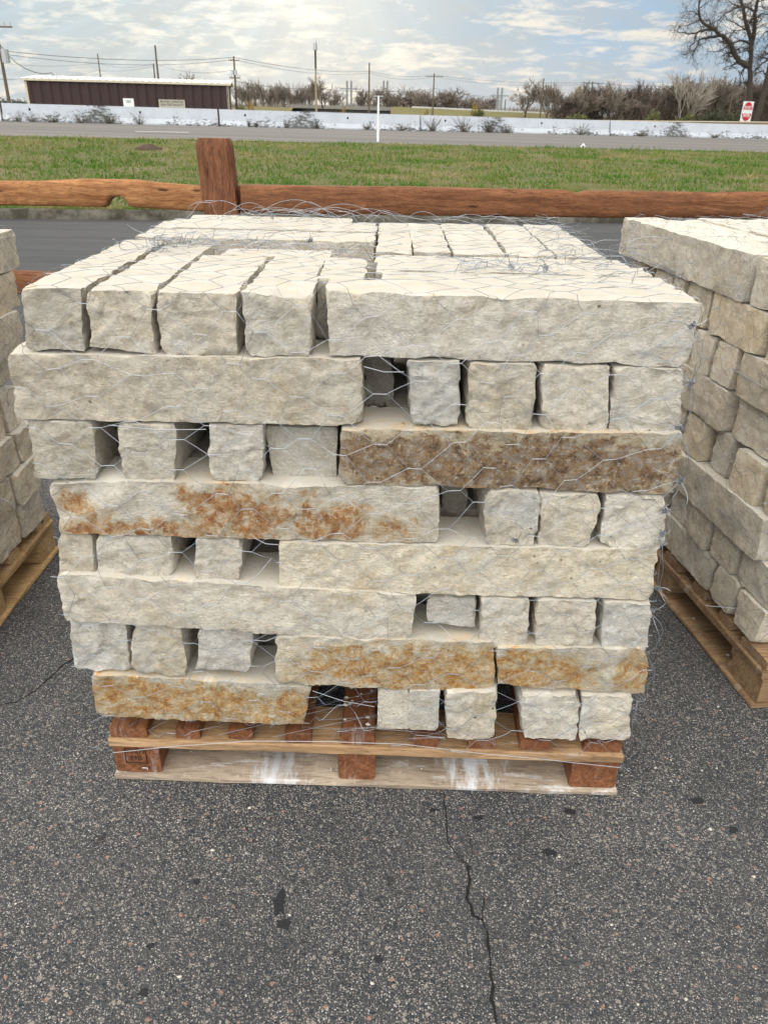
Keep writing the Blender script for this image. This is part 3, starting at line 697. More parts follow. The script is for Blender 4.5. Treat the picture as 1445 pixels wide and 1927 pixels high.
B(2, [(132, 1168), (243, 1172), (248, 1264), (142, 1258)], 0, .55, 'stone', 'block end at the left corner, second course from the pallet')
B(2, [(250, 1175), (345, 1178), (352, 1272), (246, 1264)], -.004, .55, 'stone', 'rounded block end second from the left, second course from the pallet')
B(2, [(370, 1181), (476, 1184), (474, 1264), (368, 1258)], 0, .55, 'stone', 'block end left of the ochre stained block, second course from the pallet')
B(2, [(517, 1194), (928, 1210), (932, 1307), (519, 1284)], -.006, .14, 'ochre', 'ochre stained block with a cream left end, above the dark hole',
  stain=[(.35, .40, .34, .6, 1.1), (.62, .42, .4, .65, 1.2), (.88, .45, .3, .7, 1.2), (.15, .22, .14, .35, .6)])
B(2, [(930, 1216), (1222, 1222), (1214, 1308), (936, 1288)], -.004, .14, 'ochre', 'shorter ochre block at the right end with a white patch in its middle',
  stain=[(.15, .45, .4, .75, 1.2), (.45, .35, .32, .62, 1.0), (.92, .45, .2, .7, .95)])
B(1, [(168, 1266), (586, 1292), (574, 1366), (181, 1346)], -.004, .14, 'ochre', 'orange and ochre crusted block at the bottom left, on the pallet',
  stain=[(.15, .48, .4, .8, 1.2), (.5, .42, .45, .7, 1.2), (.75, .3, .35, .6, 1.1), (.92, .38, .16, .7, 1.2)])
B(1, [(710, 1297), (771, 1299), (769, 1373), (710, 1371)], 0, .55, 'stone', 'narrow slab end on the pallet beside the thicker cracked slab', amp=.35)
B(1, [(769, 1299), (828, 1301), (825, 1375), (767, 1373)], -.005, .55, 'stone', 'slab end leaning against its narrow twin on the pallet', amp=.35)
B(1, [(833, 1303), (939, 1300), (931, 1391), (840, 1387)], -.012, .50, 'stone', 'white block end with irregular outline, lowest course under the ochre blocks')
B(1, [(976, 1304), (1093, 1308), (1084, 1392), (982, 1386)], -.006, .50, 'stone', 'block end with a bright top edge, lowest course right of the hole')
B(1, [(1095, 1308), (1192, 1308), (1183, 1392), (1086, 1394)], -.006, .50, 'stone', 'block end with a yellow spot at the lowest right corner')
for n_, (row, quad, dw, d, mat, lab, st_, chip, amp) in enumerate(BLK):
    Y0 = sum(Yf(x, row) for x, y in quad) / 4 + dw
    Q = qpx(quad, row, dw)
    if mat == 'stone' and row <= 5 and n_ % 5 != 2: mat = 'stone_white'
    ob, arr = block('limestone_block', F0, Q, Y0, d, M[mat], 100 + n_, step=0.0065 if d < .2 else 0.006, stepw=0.016 if row == 8 else 0.03, stain=st_, chip=chip, amp=amp * (.7 if d < .2 else .9))
    tag(ob, lab, 'stone block', 'limestone blocks stacked on the middle pallet'); main_pts.append(arr)

# the rest of the top layer, in plan (x0, x1, y0, y1, top z)
TOP = [(-.022, .572, 1.560, 1.672, 1.205, 'second long block back from the front edge, right half of the top'),
       (-.030, .560, 1.682, 1.775, 1.207, 'third long block back from the front edge, right half of the top'),
       (-.036, .548, 1.785, 1.890, 1.204, 'innermost long block of the right half of the top, under the knotted wire'),
       (-.395, -.135, 1.850, 1.945, 1.203, 'short low block lying across the middle of the top layer'),
       (-.66, -.038, 2.085, 2.245, 1.206, 'long block across the back left of the top, nearest of four'),
       (-.66, -.040, 2.258, 2.385, 1.208, 'long block across the back left of the top, second of four'),
       (-.65, -.044, 2.395, 2.470, 1.205, 'long block across the back left of the top, third of four'),
       (-.62, -.115, 2.480, 2.590, 1.204, 'rearmost long block at the back left of the top, stopping short of a gap'),
       (-.034, .056, 1.925, 2.480, 1.206, 'narrow block running back in the rear right of the top, nearest the middle'),
       (.058, .148, 1.935, 2.470, 1.207, 'narrow block with a crumb of stone on it, rear right of the top'),
       (.152, .284, 1.930, 2.500, 1.205, 'broad bright block running back in the rear right of the top'),
       (.286, .402, 1.940, 2.520, 1.204, 'block running back under the tangled wire at the rear right'),
       (.404, .525, 1.940, 2.540, 1.202, 'outermost block running back along the rear right edge of the top')]
for n_, (x0, x1, y0, y1, z1, lab) in enumerate(TOP):
    ob, arr = block('limestone_block', F0, [(x0, z1), (x1, z1 - .001), (x1, z1 - .118), (x0, z1 - .118)], y0, y1 - y0, M['stone'], 300 + n_, step=0.010, stepw=0.012, amp=.45)
    tag(ob, lab, 'stone block', 'limestone blocks stacked on the middle pallet'); main_pts.append(arr)

# blocks inside the pile that show only through its gaps and from the side
rows = {}
for (row, quad, dw, d, mat, lab, *_r) in BLK:
    Q = qpx(quad, row, dw); rows.setdefault(row, []).append((Q[0][0], Q[1][0], min(Q[2][1], Q[3][1]), max(Q[0][1], Q[1][1]), d))
hid = 0
for r_ in range(1, 8):
    L = rows[r_]; zt = sorted(q[3] for q in L)[len(L) // 2] - .002; zb = sorted(q[2] for q in L)[len(L) // 2] + .002
    left_long = any(q[4] < .2 and q[0] < -.3 for q in L)
    xl, xr = (-.655, .56); mid = -.04
    spec = []
    a, b = (xl, mid - .1) if left_long else (mid + .03, xr)
    for q in range(3): spec.append((a + R.uniform(0, .02), b - R.uniform(0, .02), 1.575 + q * .135, 1.575 + q * .135 + .125))
    for q in range(3): spec.append((a + q * (b - a) / 3 + .006, a + (q + 1) * (b - a) / 3 - .008, 2.0, 2.50 + R.uniform(-.02, .03)))
    a, b = (mid, xr) if left_long else (xl, mid)
    for q in range(4): spec.append((a + R.uniform(0, .02), b - R.uniform(0, .02), 1.99 + q * .135, 1.99 + q * .135 + .125))
    for (x0, x1, y0, y1) in spec:
        hid += 1
        ob, arr = block('limestone_block', F0, [(x0, zt), (x1, zt), (x1, zb), (x0, zb)], y0, y1 - y0, M['stone_shaded'], 500 + hid, step=0.03, stepw=0.03)
        tag(ob, 'limestone block buried inside the middle pile behind its front courses', 'stone block', 'blocks buried inside the middle pile'); main_pts.append(arr)

# ------------------------------------------------------------------ pallets
def pallet(frame, u0, u1, w0, w1, mats, ends, label, stamp=False, decks=None, blocks=None):
    """block pallet: bottom boards, nine blocks, cross boards, deck boards running back from the visible face"""
    root = empty('pallet', (0, 0, 0)); tag(root, label, 'pallet', 'wooden pallets under the stone'); root.matrix_world = frame
    red, tan, grey = mats
    ws = [(w0, w0 + .14), ((w0 + w1) / 2 - .07, (w0 + w1) / 2 + .07), (w1 - .14, w1)]
    if blocks is None: blocks = [(u0, u0 + .11), ((u0 + u1) / 2 - .05, (u0 + u1) / 2 + .05), (u1 - .11, u1)]
    def part(name, lo, hi, mat, axis, seg=14, ch=.003, wob=.0018):
        c_ = ((lo[0] + hi[0]) / 2, (lo[1] + hi[1]) / 2, (lo[2] + hi[2]) / 2)
        return MB().rbox(lo, hi, ch, seg, wob, axis).build(name, mat, root, origin=c_, smooth=True, sharp=35)
    for (a, b) in ws:
        part('bottom_board', (u0, a - .006, .002), (u1 + .002, b, .017), grey, 0)
        part('cross_board', (u0 + R.uniform(-.003, .003), a - .002, .107), (u1, b, .133), tan, 0, 16)
    first = None
    for bi, (a, b) in enumerate(blocks):
        for wi, (c_, d_) in enumerate(ws):
            o = part('block', (a, c_ + (.006 if wi == 0 else 0), .018), (b, d_, .106), red, 1, 6, .006)
            if stamp and wi == 0 and bi == 0: first = o
    for (a, b) in decks:
        part('deck_board', (a, w0 + .004 + R.uniform(0, .006), .1345), (b, w1 - R.uniform(0, .02), .165), red, 1, 16, .004)
    if first:   # heat stamp: a frame with IN-213 over MB, thin ink on the block's front
        mb = MB(); x0 = (blocks[0][0] + blocks[0][1]) / 2 - .002; yy = w0 + .0052; zc = .073
        def line(ax, az, bx, bz, w=.0009): mb.box((min(ax, bx) - w, yy - .0012, min(az, bz) - w), (max(ax, bx) + w, yy, max(az, bz) + w))
        for p in ((-.026, .096, .026, .096), (-.026, .050, .026, .050), (-.026, .050, -.026, .096), (.026, .050, .026, .096)): line(x0 + p[0], p[1], x0 + p[2], p[3])
        for txt, size, z in (('IN-213', .0165, .087), ('MB', .022, .066)):
            vs, fs = text_verts(txt, size); mb.add([(x0 + v.x, yy - .0012, z + v.y) for v in vs], fs)
        o = mb.build('stamp', M['stamp'], first); o.matrix_parent_inverse = Matrix.Identity(4); o.location = -first.location
        nm = MB().tube([(x0 + .012, yy - .003, .036), (x0 + .024, yy - .001, .034)], .0018, 6).tube([(x0 + .024, yy - .004, .034), (x0 + .026, yy - .003, .034)], .004, 8).build('nail', M['nail'], first); nm.location = -first.location
    return root


PF = frame_of((-.66, 1.405, 0), -0.0155)
dk = [(205, 275), (328, 376), (428, 475), (535, 585), (640, 705), (777, 825), (882, 935), (980, 1040), (1100, 1172)]
decks = [(at(a, 1385, 1.40).x + .66, at(b, 1385, 1.40).x + .66) for a, b in dk]
pallet(PF, 0.0, 1.252, 0, 1.13, (M['wood_red'], M['wood_tan'], M['wood_grey']), None, 'pallet with reddish blocks and white smears on its bottom board, under the middle pile', True, decks, [(.004, .117), (.561, .651), (1.135, 1.249)])

# ------------------------------------------------------------------ the two neighbouring piles
def side_pile(frame, courses, umin, label_fn, group, seed, top_z=1.16, step=.009, tops=None):
    pts = []; rr = random.Random(seed)
    for ci, (z0, z1, cuts) in enumerate(courses):
        for bi, (a, b, w, d, lab) in enumerate(cuts):
            j = lambda s=.003: rr.uniform(-s, s)
            Q = [(a + j(.006), z1 + j()), (b - .006 + j(.006), z1 + j()), (b - .006 + j(.008), z0 + .002), (a + j(.008), z0 + .002)]
            ob, arr = block('limestone_block', frame, Q, w, d, M['stone_dusty'], seed * 50 + ci * 12 + bi, step=step, stepw=.03, amp=.48)
            tag(ob, lab, 'stone block', group); pts.append(arr)
    return np.concatenate(pts)


def build_side(frame, u_lo, u_hi, far_end, zlist, pattern, words, group, seed, width):
    """courses alternate long faces and block ends; words(course, k, kind) makes the label"""
    rr = random.Random(seed); courses = []
    for ci in range(len(zlist) - 1):
        z0, z1 = zlist[ci], zlist[ci + 1]; cuts = []
        for k_, (a, b, pr) in enumerate(pattern[ci]):
            kind = 'long block' if b - a > .3 else 'block end'
            cuts.append((a, b, pr + rr.uniform(-.006, .006), .13 if b - a > .3 else .5, words(ci, k_, kind)))
        courses.append((z0, z1, cuts))
    return side_pile(frame, courses, u_lo, None, group, seed)


RC = Vector((.994, 2.269, 0)); RA = math.atan2(-.989, .145)
FR_ = frame_of(RC, RA)
zr = [.182, .258, .376, .50, .592, .682, .796, .924, 1.042, 1.168]
zr = [.172, .290, .405, .535, .665, .795, .922, 1.042, 1.172]
patR = [[(-.70, -.52, .02), (-.51, -.38, 0), (-.36, .22, 0), (.235, .36, 0), (.37, .50, 0)],
        [(-.74, -.14, 0), (-.11, .015, .01), (.03, .165, -.005), (.18, .31, .0), (.33, .50, .01)],
        [(-.70, -.56, 0), (-.54, -.41, .01), (-.39, -.26, 0), (-.24, .42, -.01)],
        [(-.74, -.12, 0), (-.10, .02, .0), (.05, .15, .02), (.20, .34, 0), (.36, .50, 0)],
        [(-.72, -.58, 0), (-.56, -.42, 0), (-.41, -.26, .01), (-.20, .10, .0), (.12, .50, .02)],
        [(-.76, -.17, .0), (-.155, -.035, 0), (-.015, .10, -.01), (.12, .50, -.005)],
        [(-.78, -.64, 0), (-.62, -.50, 0), (-.48, -.165, .01), (-.155, .145, -.008), (.155, .50, .012)],
        [(-.74, -.62, .03), (-.50, -.37, 0), (-.35, -.27, 0), (-.262, -.115, .0), (-.085, .20, -.006), (.21, .50, .0)]]
zr = [.172, .290, .405, .535, .665, .795, .922, 1.045]
patR = [patR[0], patR[1], patR[2], patR[3], patR[4], patR[5], patR[6]]
patR[6] = [(-.74, -.62, .03), (-.50, -.37, 0), (-.35, -.27, 0), (-.262, -.115, .0), (-.085, .20, -.006), (.21, .50, .0)]
patR.append([(-.79, .085, -.012), (.092, .55, -.006)]); zr.append(1.178)
ORD = ['first', 'second', 'third', 'fourth', 'fifth', 'sixth', 'seventh', 'eighth']
def wordsR(ci, k_, kind):
    if ci == 7: return ['long tan block along the left edge of the right hand pile, in its top course', 'yellow tinted block at the right frame edge, top course of the right hand pile'][k_]
    return '%s in the right hand pile, %s course up, %s from its far corner' % ({'long block': 'long tan block', 'block end': 'tan block end'}[kind], ORD[ci], ORD[k_])


ptsR = build_side(FR_, -.8, .5, -.8, zr, patR, wordsR, 'tan limestone blocks of the right hand pile', 21, 1.1)
# top layer behind the edge block, running the same way
tl = []
for q in range(5):
    z1 = 1.176 + R.uniform(-.004, .004)
    ob, arr = block('limestone_block', FR_, [(-.77 + R.uniform(0, .05), z1), (.05 + R.uniform(0, .05), z1), (.07, z1 - .12), (-.76, z1 - .12)], .13 + q * .125, .118, M['stone_dusty'], 2200 + q, step=.02, stepw=.012, amp=.45)
    tag(ob, 'bright topped block on the right hand pile, %s in from its left edge' % ORD[q + 1], 'stone block', 'tan limestone blocks of the right hand pile'); tl.append(arr)
    ob, arr = block('limestone_block', FR_, [(.10, z1), (.56, z1), (.56, z1 - .12), (.10, z1 - .12)], .13 + q * .125, .118, M['stone_dusty'], 2300 + q, step=.02, stepw=.012, amp=.45)
    tag(ob, 'bright topped near block on the right hand pile, %s in from its left edge' % ORD[q + 1], 'stone block', 'tan limestone blocks of the right hand pile'); tl.append(arr)
# core behind the face blocks so the gaps look into stone, not through the pile
for ci in range(7):
    for q, (a, b) in enumerate(((-.70, -.10), (-.08, .50))):
        ob, arr = block('limestone_block', FR_, [(a, zr[ci + 1] - .004), (b, zr[ci + 1] - .004), (b, zr[ci] + .004), (a, zr[ci] + .004)], .52, .14, M['stone_shaded'], 2400 + ci * 2 + q, step=.04, stepw=.04)
        tag(ob, 'block buried inside the right hand pile', 'stone block', 'blocks buried inside the right hand pile'); tl.append(arr)
ptsR = np.concatenate([ptsR] + tl)
dR = [(-.66, -.54), (-.44, -.36), (-.24, -.17), (-.06, .04), (.13, .21), (.30, .37), (.43, .56)]
pallet(FR_, -.66, .56, -.005, 1.10, (M['wood_pine_dark'], M['wood_pine_dark'], M['wood_pine_dark']), None, 'brown pallet under the right hand pile, stone crumbs on its lower board', False, dR, [(-.66, -.55), (-.10, .0), (.40, .56)])

LC = Vector((-1.235, 2.50, 0)); FL_ = frame_of(LC, pi / 2)
zl = [.170, .300, .420, .528, .663, .774, .900, 1.018, 1.137]
patL = [[(-.60, -.38, 0), (-.37, -.20, .01), (-.19, -.02, .0), (.0, .06, .10)],
        [(-.60, -.22, 0), (-.20, -.03, -.015), (-.01, .06, .06)],
        [(-.60, -.30, .01), (-.28, -.14, .0), (-.12, .02, -.01)],
        [(-.60, -.34, 0), (-.32, -.14, .02), (-.12, .0, .02)],
        [(-.60, -.25, .01), (-.23, -.10, .03), (-.08, .05, .05)],
        [(-.62, .06, -.008)],
        [(-.60, -.30, 0), (-.27, -.10, .01), (-.08, .10, .0)],
        [(-.60, -.05, .0), (-.04, .16, .002)]]
def wordsL(ci, k_, kind):
    n = len(patL[ci])
    return '%s in the left hand pile, %s course up, %s from its far corner' % ({'long block': 'long buff block', 'block end': 'buff block end'}[kind], ORD[ci], ORD[n - 1 - k_])


ptsL = build_side(FL_, -.6, .1, .1, zl, patL, wordsL, 'buff limestone blocks of the left hand pile', 31, 1.1)
dL = [(-.66, -.56), (-.48, -.40), (-.31, -.24), (-.15, -.08), (-.02, .02)]
pallet(FL_, -.9, .02, 0, 1.1, (M['wood_pine'], M['wood_pine'], M['wood_pine']), None, 'yellow pine pallet under the left hand pile', False, [(-.90, -.80), (-.66, -.56), (-.48, -.40), (-.31, -.24), (-.09, .02)], [(-.9, -.8), (-.50, -.40), (-.115, .02)])

# ------------------------------------------------------------------ loose stone crumbs
mb = MB(); rc = random.Random(12)
def chipstone(p, s):
    vs = []
    for q in range(6):
        a = q * pi / 3 + rc.uniform(-.3, .3); vs.append((p[0] + cos(a) * s * rc.uniform(.6, 1.2), p[1] + sin(a) * s * rc.uniform(.5, 1.0), p[2]))
    vs.append((p[0] + rc.uniform(-.2, .2) * s, p[1], p[2] + s * rc.uniform(.5, 1.0)))
    mb.add(vs, [(q, (q + 1) % 6, 6) for q in range(6)])
for x, y in [(1118, 1335), (1262, 1430), (1233, 1445), (1350, 1330), (993, 1695), (1290, 1880), (1200, 1890), (338, 1838), (1052, 1612), (1320, 1450), (400, 1600), (545, 1722), (1418, 1650), (470, 1520), (1335, 1560), (30, 1700), (150, 1820), (700, 1850), (1150, 1740)]:
    p = ground(x, y); chipstone((p.x, p.y, 0.0), rc.uniform(.003, .006))
for _ in range(170):
    p = (rc.uniform(-1.6, 1.7), rc.uniform(.55, 2.4), 0); chipstone(p, rc.uniform(.0012, .003))
for _ in range(26):   # on the pallet's bottom board and on its deck
    u = rc.uniform(-.5, .55) if rc.random() < .6 else rc.gauss(-.10, .02); chipstone((u, 1.415 + rc.random() * .07, .0175), rc.uniform(.0015, .0042))
for _ in range(14): chipstone((rc.uniform(-.09, -.015), 1.43 + rc.random() * .25, .166), rc.uniform(.003, .008))
for _ in range(60):
    chipstone((rc.uniform(-.6, .55), rc.uniform(1.45, 2.4), 1.206), rc.uniform(.0015, .005))
for (x, y, s) in [(365, 884, .013), (380, 888, .008), (350, 892, .006)]:
    p = at(x, y, 1.50); chipstone((p.x, p.y, p.z), s)
for (u, w) in [(.14, .03), (.34, .04), (-.02, .05)]:
    p = FR_ @ Vector((u, w, .0175)); chipstone(tuple(p), .008)
tag(mb.build('stone_crumbs', M['stone']), 'small white crumbs of limestone scattered on the asphalt, pallets and blocks', kind='stuff')
# a thin flake lying on the top
MB().add([(.0, 1.66, 1.209), (.06, 1.655, 1.212), (.07, 1.70, 1.210), (.01, 1.71, 1.209), (.035, 1.68, 1.222)], [(0, 1, 4), (1, 2, 4), (2, 3, 4), (3, 0, 4)])

# ------------------------------------------------------------------ wire netting drawn over the piles
class Height:
    """nearest surface of a pile seen along one axis, on a coarse grid"""
    def __init__(s, pts, ax, ay, az, sign, cell=.012, fallback=0.0):
        s.ax, s.ay, s.cell, s.sign = ax, ay, cell, sign
        a = pts[:, ax]; b = pts[:, ay]; s.a0, s.b0 = a.min() - .06, b.min() - .06
        s.na = int((a.max() + .06 - s.a0) / cell) + 1; s.nb = int((b.max() + .06 - s.b0) / cell) + 1
        g = np.full((s.na, s.nb), -1e9); i = ((a - s.a0) / cell).astype(int); j = ((b - s.b0) / cell).astype(int)
        np.maximum.at(g, (i, j), sign * pts[:, az])
        for _ in range(3):
            h = g.copy()
            for di, dj in ((1, 0), (-1, 0), (0, 1), (0, -1)): h = np.maximum(h, np.roll(np.roll(g, di, 0), dj, 1))
            g = np.where(g < -1e8, h, np.maximum(g, h)) if _ < 1 else np.where(g < -1e8, h, g)
        s.med = np.median(g[g > -1e8]); s.g = np.where(g < s.med - .035, s.med - .012, g)

    def __call__(s, a, b):
        i = min(max(int((a - s.a0) / s.cell), 0), s.na - 1); j = min(max(int((b - s.b0) / s.cell), 0), s.nb - 1)
        return s.sign * s.g[i, j]


def netting(frame, pts, u0, u1, zlo, ztop, wback, seed, cell=.136, rad=.00052, front_only=False, label='', wfront=None, loose=1.0, layers=1):
    rr = random.Random(seed)
    hf = Height(pts, 0, 2, 1, -1)
    top = pts[pts[:, 2] > ztop - .05]; ht = Height(top, 0, 1, 2, 1)
    wf = -hf.med
    if wfront is not None: wf = wfront
    fr = pts[pts[:, 1] < wf + .22]; NBn = 160; zb_ = np.clip((fr[:, 2] / 1.3 * NBn).astype(int), 0, NBn - 1)
    mn = np.full(NBn, 1e9); mx_ = np.full(NBn, -1e9); np.minimum.at(mn, zb_, fr[:, 0]); np.maximum.at(mx_, zb_, fr[:, 0])
    gm, gx = float(np.percentile(fr[:, 0], .5)), float(np.percentile(fr[:, 0], 99.5))
    mn = np.where(mn > 1e8, gm, mn); mx_ = np.where(mx_ < -1e8, gx, mx_)
    tb = np.clip(((top[:, 1] - wf) / 1.6 * 60).astype(int), 0, 59); tn = np.full(60, 1e9); tx = np.full(60, -1e9); np.minimum.at(tn, tb, top[:, 0]); np.maximum.at(tx, tb, top[:, 0]); tn = np.where(tn > 1e8, gm, tn); tx = np.where(tx < -1e8, gx, tx)
    def surf(u, v, off):
        if v <= ztop:
            k_ = min(max(int(v / 1.3 * NBn), 0), NBn - 1); lo_, hi_ = mn[k_], mx_[k_]
            if u < lo_ + .004: return Vector((lo_ - .004, surf0(lo_ + .01, v, off).y + (lo_ - u), v))
            if u > hi_ - .004: return Vector((hi_ + .004, surf0(hi_ - .01, v, off).y + (u - hi_), v))
        else:
            k_ = min(max(int((v - ztop) / 1.6 * 60), 0), 59); lo_, hi_ = tn[k_], tx[k_]
            if u < lo_ + .004: return Vector((lo_ - .004, wf + v - ztop, ztop - (lo_ - u)))
            if u > hi_ - .004: return Vector((hi_ + .004, wf + v - ztop, ztop - (u - hi_)))
        return surf0(u, v, off)
    def surf0(u, v, off):
        """v below ztop: front face at height v; above: over the top, going back"""
        if v <= ztop:
            uu = u
            return Vector((uu, min(hf(uu, v), hf(uu, v + .01)) - .0035 - off, v))
        w = wf + (v - ztop)
        return Vector((u, w, max(ht(u, w), ztop - .012) + .003 + off * 1.3))
    mb = MB(); du, dv, tw = cell / 2, .041 * cell / .136, .0125 * cell / .136
    for ly in range(layers):
        vmax = ztop + (wback - wf); so_ = Vector((seed + ly * 7.7, 3.3, 1.1)); ph = ly * .021
        def warp(u, v):
            q = Vector((u * 4, v * 4, 0)) + so_
            s_ = 1.0 if v < ztop else 1.6
            return u + .032 * s_ * noise.noise(q) + .010 * noise.noise(q * 3), v + .034 * s_ * noise.noise(q + Vector((5, 5, 5))) + .010 * noise.noise(q * 3 + Vector((7, 2, 5))) + .03 * (u - u0) * 0
        def off(u, v):
            b = .0015 + .004 * max(0, noise.noise(Vector((u * 7, v * 7, seed))))
            if v > ztop: b += .010 * loose * max(0, noise.noise(Vector((u * 5, v * 5, seed + 3))) + .2)
            if v > vmax - .12: b += .035 * loose * max(0, noise.noise(Vector((u * 6, v * 9, seed + 6))) + .25)
            return b
        ni = int((u1 - u0) / du) + 1; nj = int((vmax - zlo) / (2 * dv)) + 1
        def node(i, j): return u0 + i * du + ph, zlo + (j * 2 + (i & 1)) * dv + ph * .7
        jj = {}
        def tws(i, j):
            if (i, j) not in jj:
                u, v = node(i, j); u, v = warp(u, v); t_ = rr.uniform(-.12, .12)
                u += rr.gauss(0, .0055); v += rr.gauss(0, .0055)
                jj[i, j] = ((u - tw, v - t_ * tw), (u + tw, v + t_ * tw))
            return jj[i, j]
        def seg(a, b, r, n):
            ps = []
            for q in range(n + 1):
                t = q / n; u = a[0] + (b[0] - a[0]) * t; v = a[1] + (b[1] - a[1]) * t; ps.append(surf(u, v, off(u, v)))
            # relax: a taut wire bridges hollows
            for _ in range(2):
                for q in range(1, n):
                    m_ = (ps[q - 1] + ps[q + 1]) / 2
                    if (v_is_top := ps[q].z > ztop): ps[q].z = max(ps[q].z, m_.z)
                    else: ps[q].y = min(ps[q].y, m_.y)
            mb.tube(ps, r, 3, False)
        for i in range(ni):
            for j in range(nj):
                if node(i, j)[1] > vmax: continue
                L_, R_ = tws(i, j); seg(L_, R_, rad * 1.45, 2)
                if i + 1 < ni:
                    for dj in ((0, -1) if (i & 1) == 0 else (0, 1)):
                        if 0 <= j + dj < nj and node(i + 1, j + dj)[1] <= vmax:
                            n2_ = tws(i + 1, j + dj); seg(R_, n2_[0], rad, 5)
    return mb, surf, wf


def scribble(mb, p, n, step, rad, rr, up=(0, 0, .3), curl=1.0, lo=None):
    """a springy loose wire end"""
    p = Vector(p); d = Vector((rr.uniform(-1, 1), rr.uniform(-1, 1), rr.uniform(-.3, 1))).normalized(); ps = [p.copy()]; ax = Vector((rr.uniform(-1, 1), rr.uniform(-1, 1), rr.uniform(-1, 1))).normalized()
    for _ in range(n):
        d = (Matrix.Rotation(rr.uniform(.1, .6) * curl, 3, ax) @ d + Vector(up) * .15).normalized(); p = p + d * step
        if lo is not None: p.z = min(max(p.z, lo), lo + .022)
        ps.append(p.copy())
    mb.tube(ps, rad, 3, False)


def coil(mb, p, axis, r, turns, rad, length):
    a = Vector(axis).normalized(); o1 = a.orthogonal().normalized(); o2 = a.cross(o1); n = int(turns * 9)
    mb.tube([Vector(p) + a * (length * (q / n - .5)) + (o1 * cos(q * 2 * pi / 9) + o2 * sin(q * 2 * pi / 9)) * r * (1 + .25 * sin(q)) for q in range(n + 1)], rad, 4, False)


MP = np.concatenate(main_pts)
MPf = MP[MP[:, 1] < 1.52]
netroot = empty('wire_netting', (0, 1.4, 0), 0, 'galvanised hexagonal wire netting drawn over the middle pile, knotted at its corners', 'wire netting', 'wire netting over the piles')
mbn, surf, wf = netting(F0, np.concatenate([MPf, MP[MP[:, 2] > 1.15]]), -.70, .63, .11, 1.20, 2.56, 5)
# right corner: netting gathered in bunches that stand off the stones
rr = random.Random(44)
def corner_x(z): return .575 + .045 * sin(z * 9) * .3 + .02
knots = [(1302, 612), (1276, 805), (1280, 905), (1245, 1004), (1237, 1108), (1222, 1150), (1215, 1230), (1195, 1300), (1190, 1345), (1166, 1442), (1300, 720), (1250, 960)]
kp = [at(x, y, 1.40) for x, y in knots]; kp.sort(key=lambda p: -p.z)
def bow(a, b, out, n=10, r=.00062):
    ps = []
    for q in range(n + 1):
        t = q / n; w = sin(pi * t) ** .8; p = a.lerp(b, t) + Vector(out) * w + Vector((noise.noise(Vector((t * 4, a.z * 9, out[0] * 50))), noise.noise(Vector((t * 4, a.z * 9, 4))), 0)) * .006
        ps.append(p)
    mbn.tube(ps, r, 4, False)
for a, b in zip(kp, kp[1:]):
    for _ in range(2): bow(a, b, (rr.uniform(-.005, .034), rr.uniform(-.03, .0), rr.uniform(-.01, .01)))
for a in kp:
    for _ in range(2):   # drawn tight towards the face
        t_ = Vector((a.x - rr.uniform(.04, .11), 0, a.z + rr.uniform(-.07, .07))); t_.y = surf(t_.x, t_.z, 0).y - .002
        m_ = a.lerp(t_, .5); m_.y -= .006; mbn.tube([a, m_, t_], .00045, 3, False)
# top edge right: a dense band of netting along the right-hand rim and loose ends
for _ in range(46):
    y = rr.uniform(1.5, 2.5); x = .50 + rr.gauss(0, .05) - (y - 1.5) * .04; scribble(mbn, (x, y, 1.209), rr.randint(8, 22), .013, .0006, rr, curl=.5, lo=1.208, up=(rr.uniform(-.6, .3), rr.uniform(-.5, .5), -.3))
for _ in range(30):
    y = rr.uniform(1.62, 1.80); x = rr.uniform(.12, .40); scribble(mbn, (x, y, 1.21), rr.randint(8, 18), .012, .00065, rr, curl=.5, lo=1.208, up=(rr.uniform(-.6, .6), rr.uniform(-.3, .3), .05))
for _ in range(17):   # heap at the back left and loops along the back edge
    a = Vector((rr.uniform(-.56, -.20), rr.uniform(2.42, 2.60), 1.209)); b = a + Vector((rr.uniform(.06, .26), rr.uniform(-.04, .05), 0)); hgt = rr.uniform(.01, .055) * (1.2 - abs(a.x + .38) * 3)
    bow(a, b, (0, 0, max(.006, hgt)), 9, .0007)
for _ in range(9):
    a = Vector((rr.uniform(-.2, .45), rr.uniform(2.46, 2.56), 1.209)); b = a + Vector((rr.uniform(.05, .16), rr.uniform(-.03, .03), 0)); bow(a, b, (0, 0, rr.uniform(.004, .028)), 9, .0007)
for _ in range(40):
    a = Vector((rr.uniform(-.60, -.28), rr.uniform(1.86, 2.08), 1.209)); scribble(mbn, a, rr.randint(6, 14), .014, .0006, rr, curl=.35, lo=1.209, up=(.4, 0, -.2))
for _ in range(9): scribble(mbn, (-.56 + rr.uniform(-.02, .02), 1.86 + rr.uniform(-.02, .02), 1.212), 12, .009, .0008, rr, curl=1.3, lo=1.209, up=(0, 0, .1))
for _ in range(4): scribble(mbn, (-.50 + rr.uniform(-.01, .01), 1.92, 1.212), 9, .010, .0010, rr, curl=1.3, lo=1.209, up=(0, 0, .3))
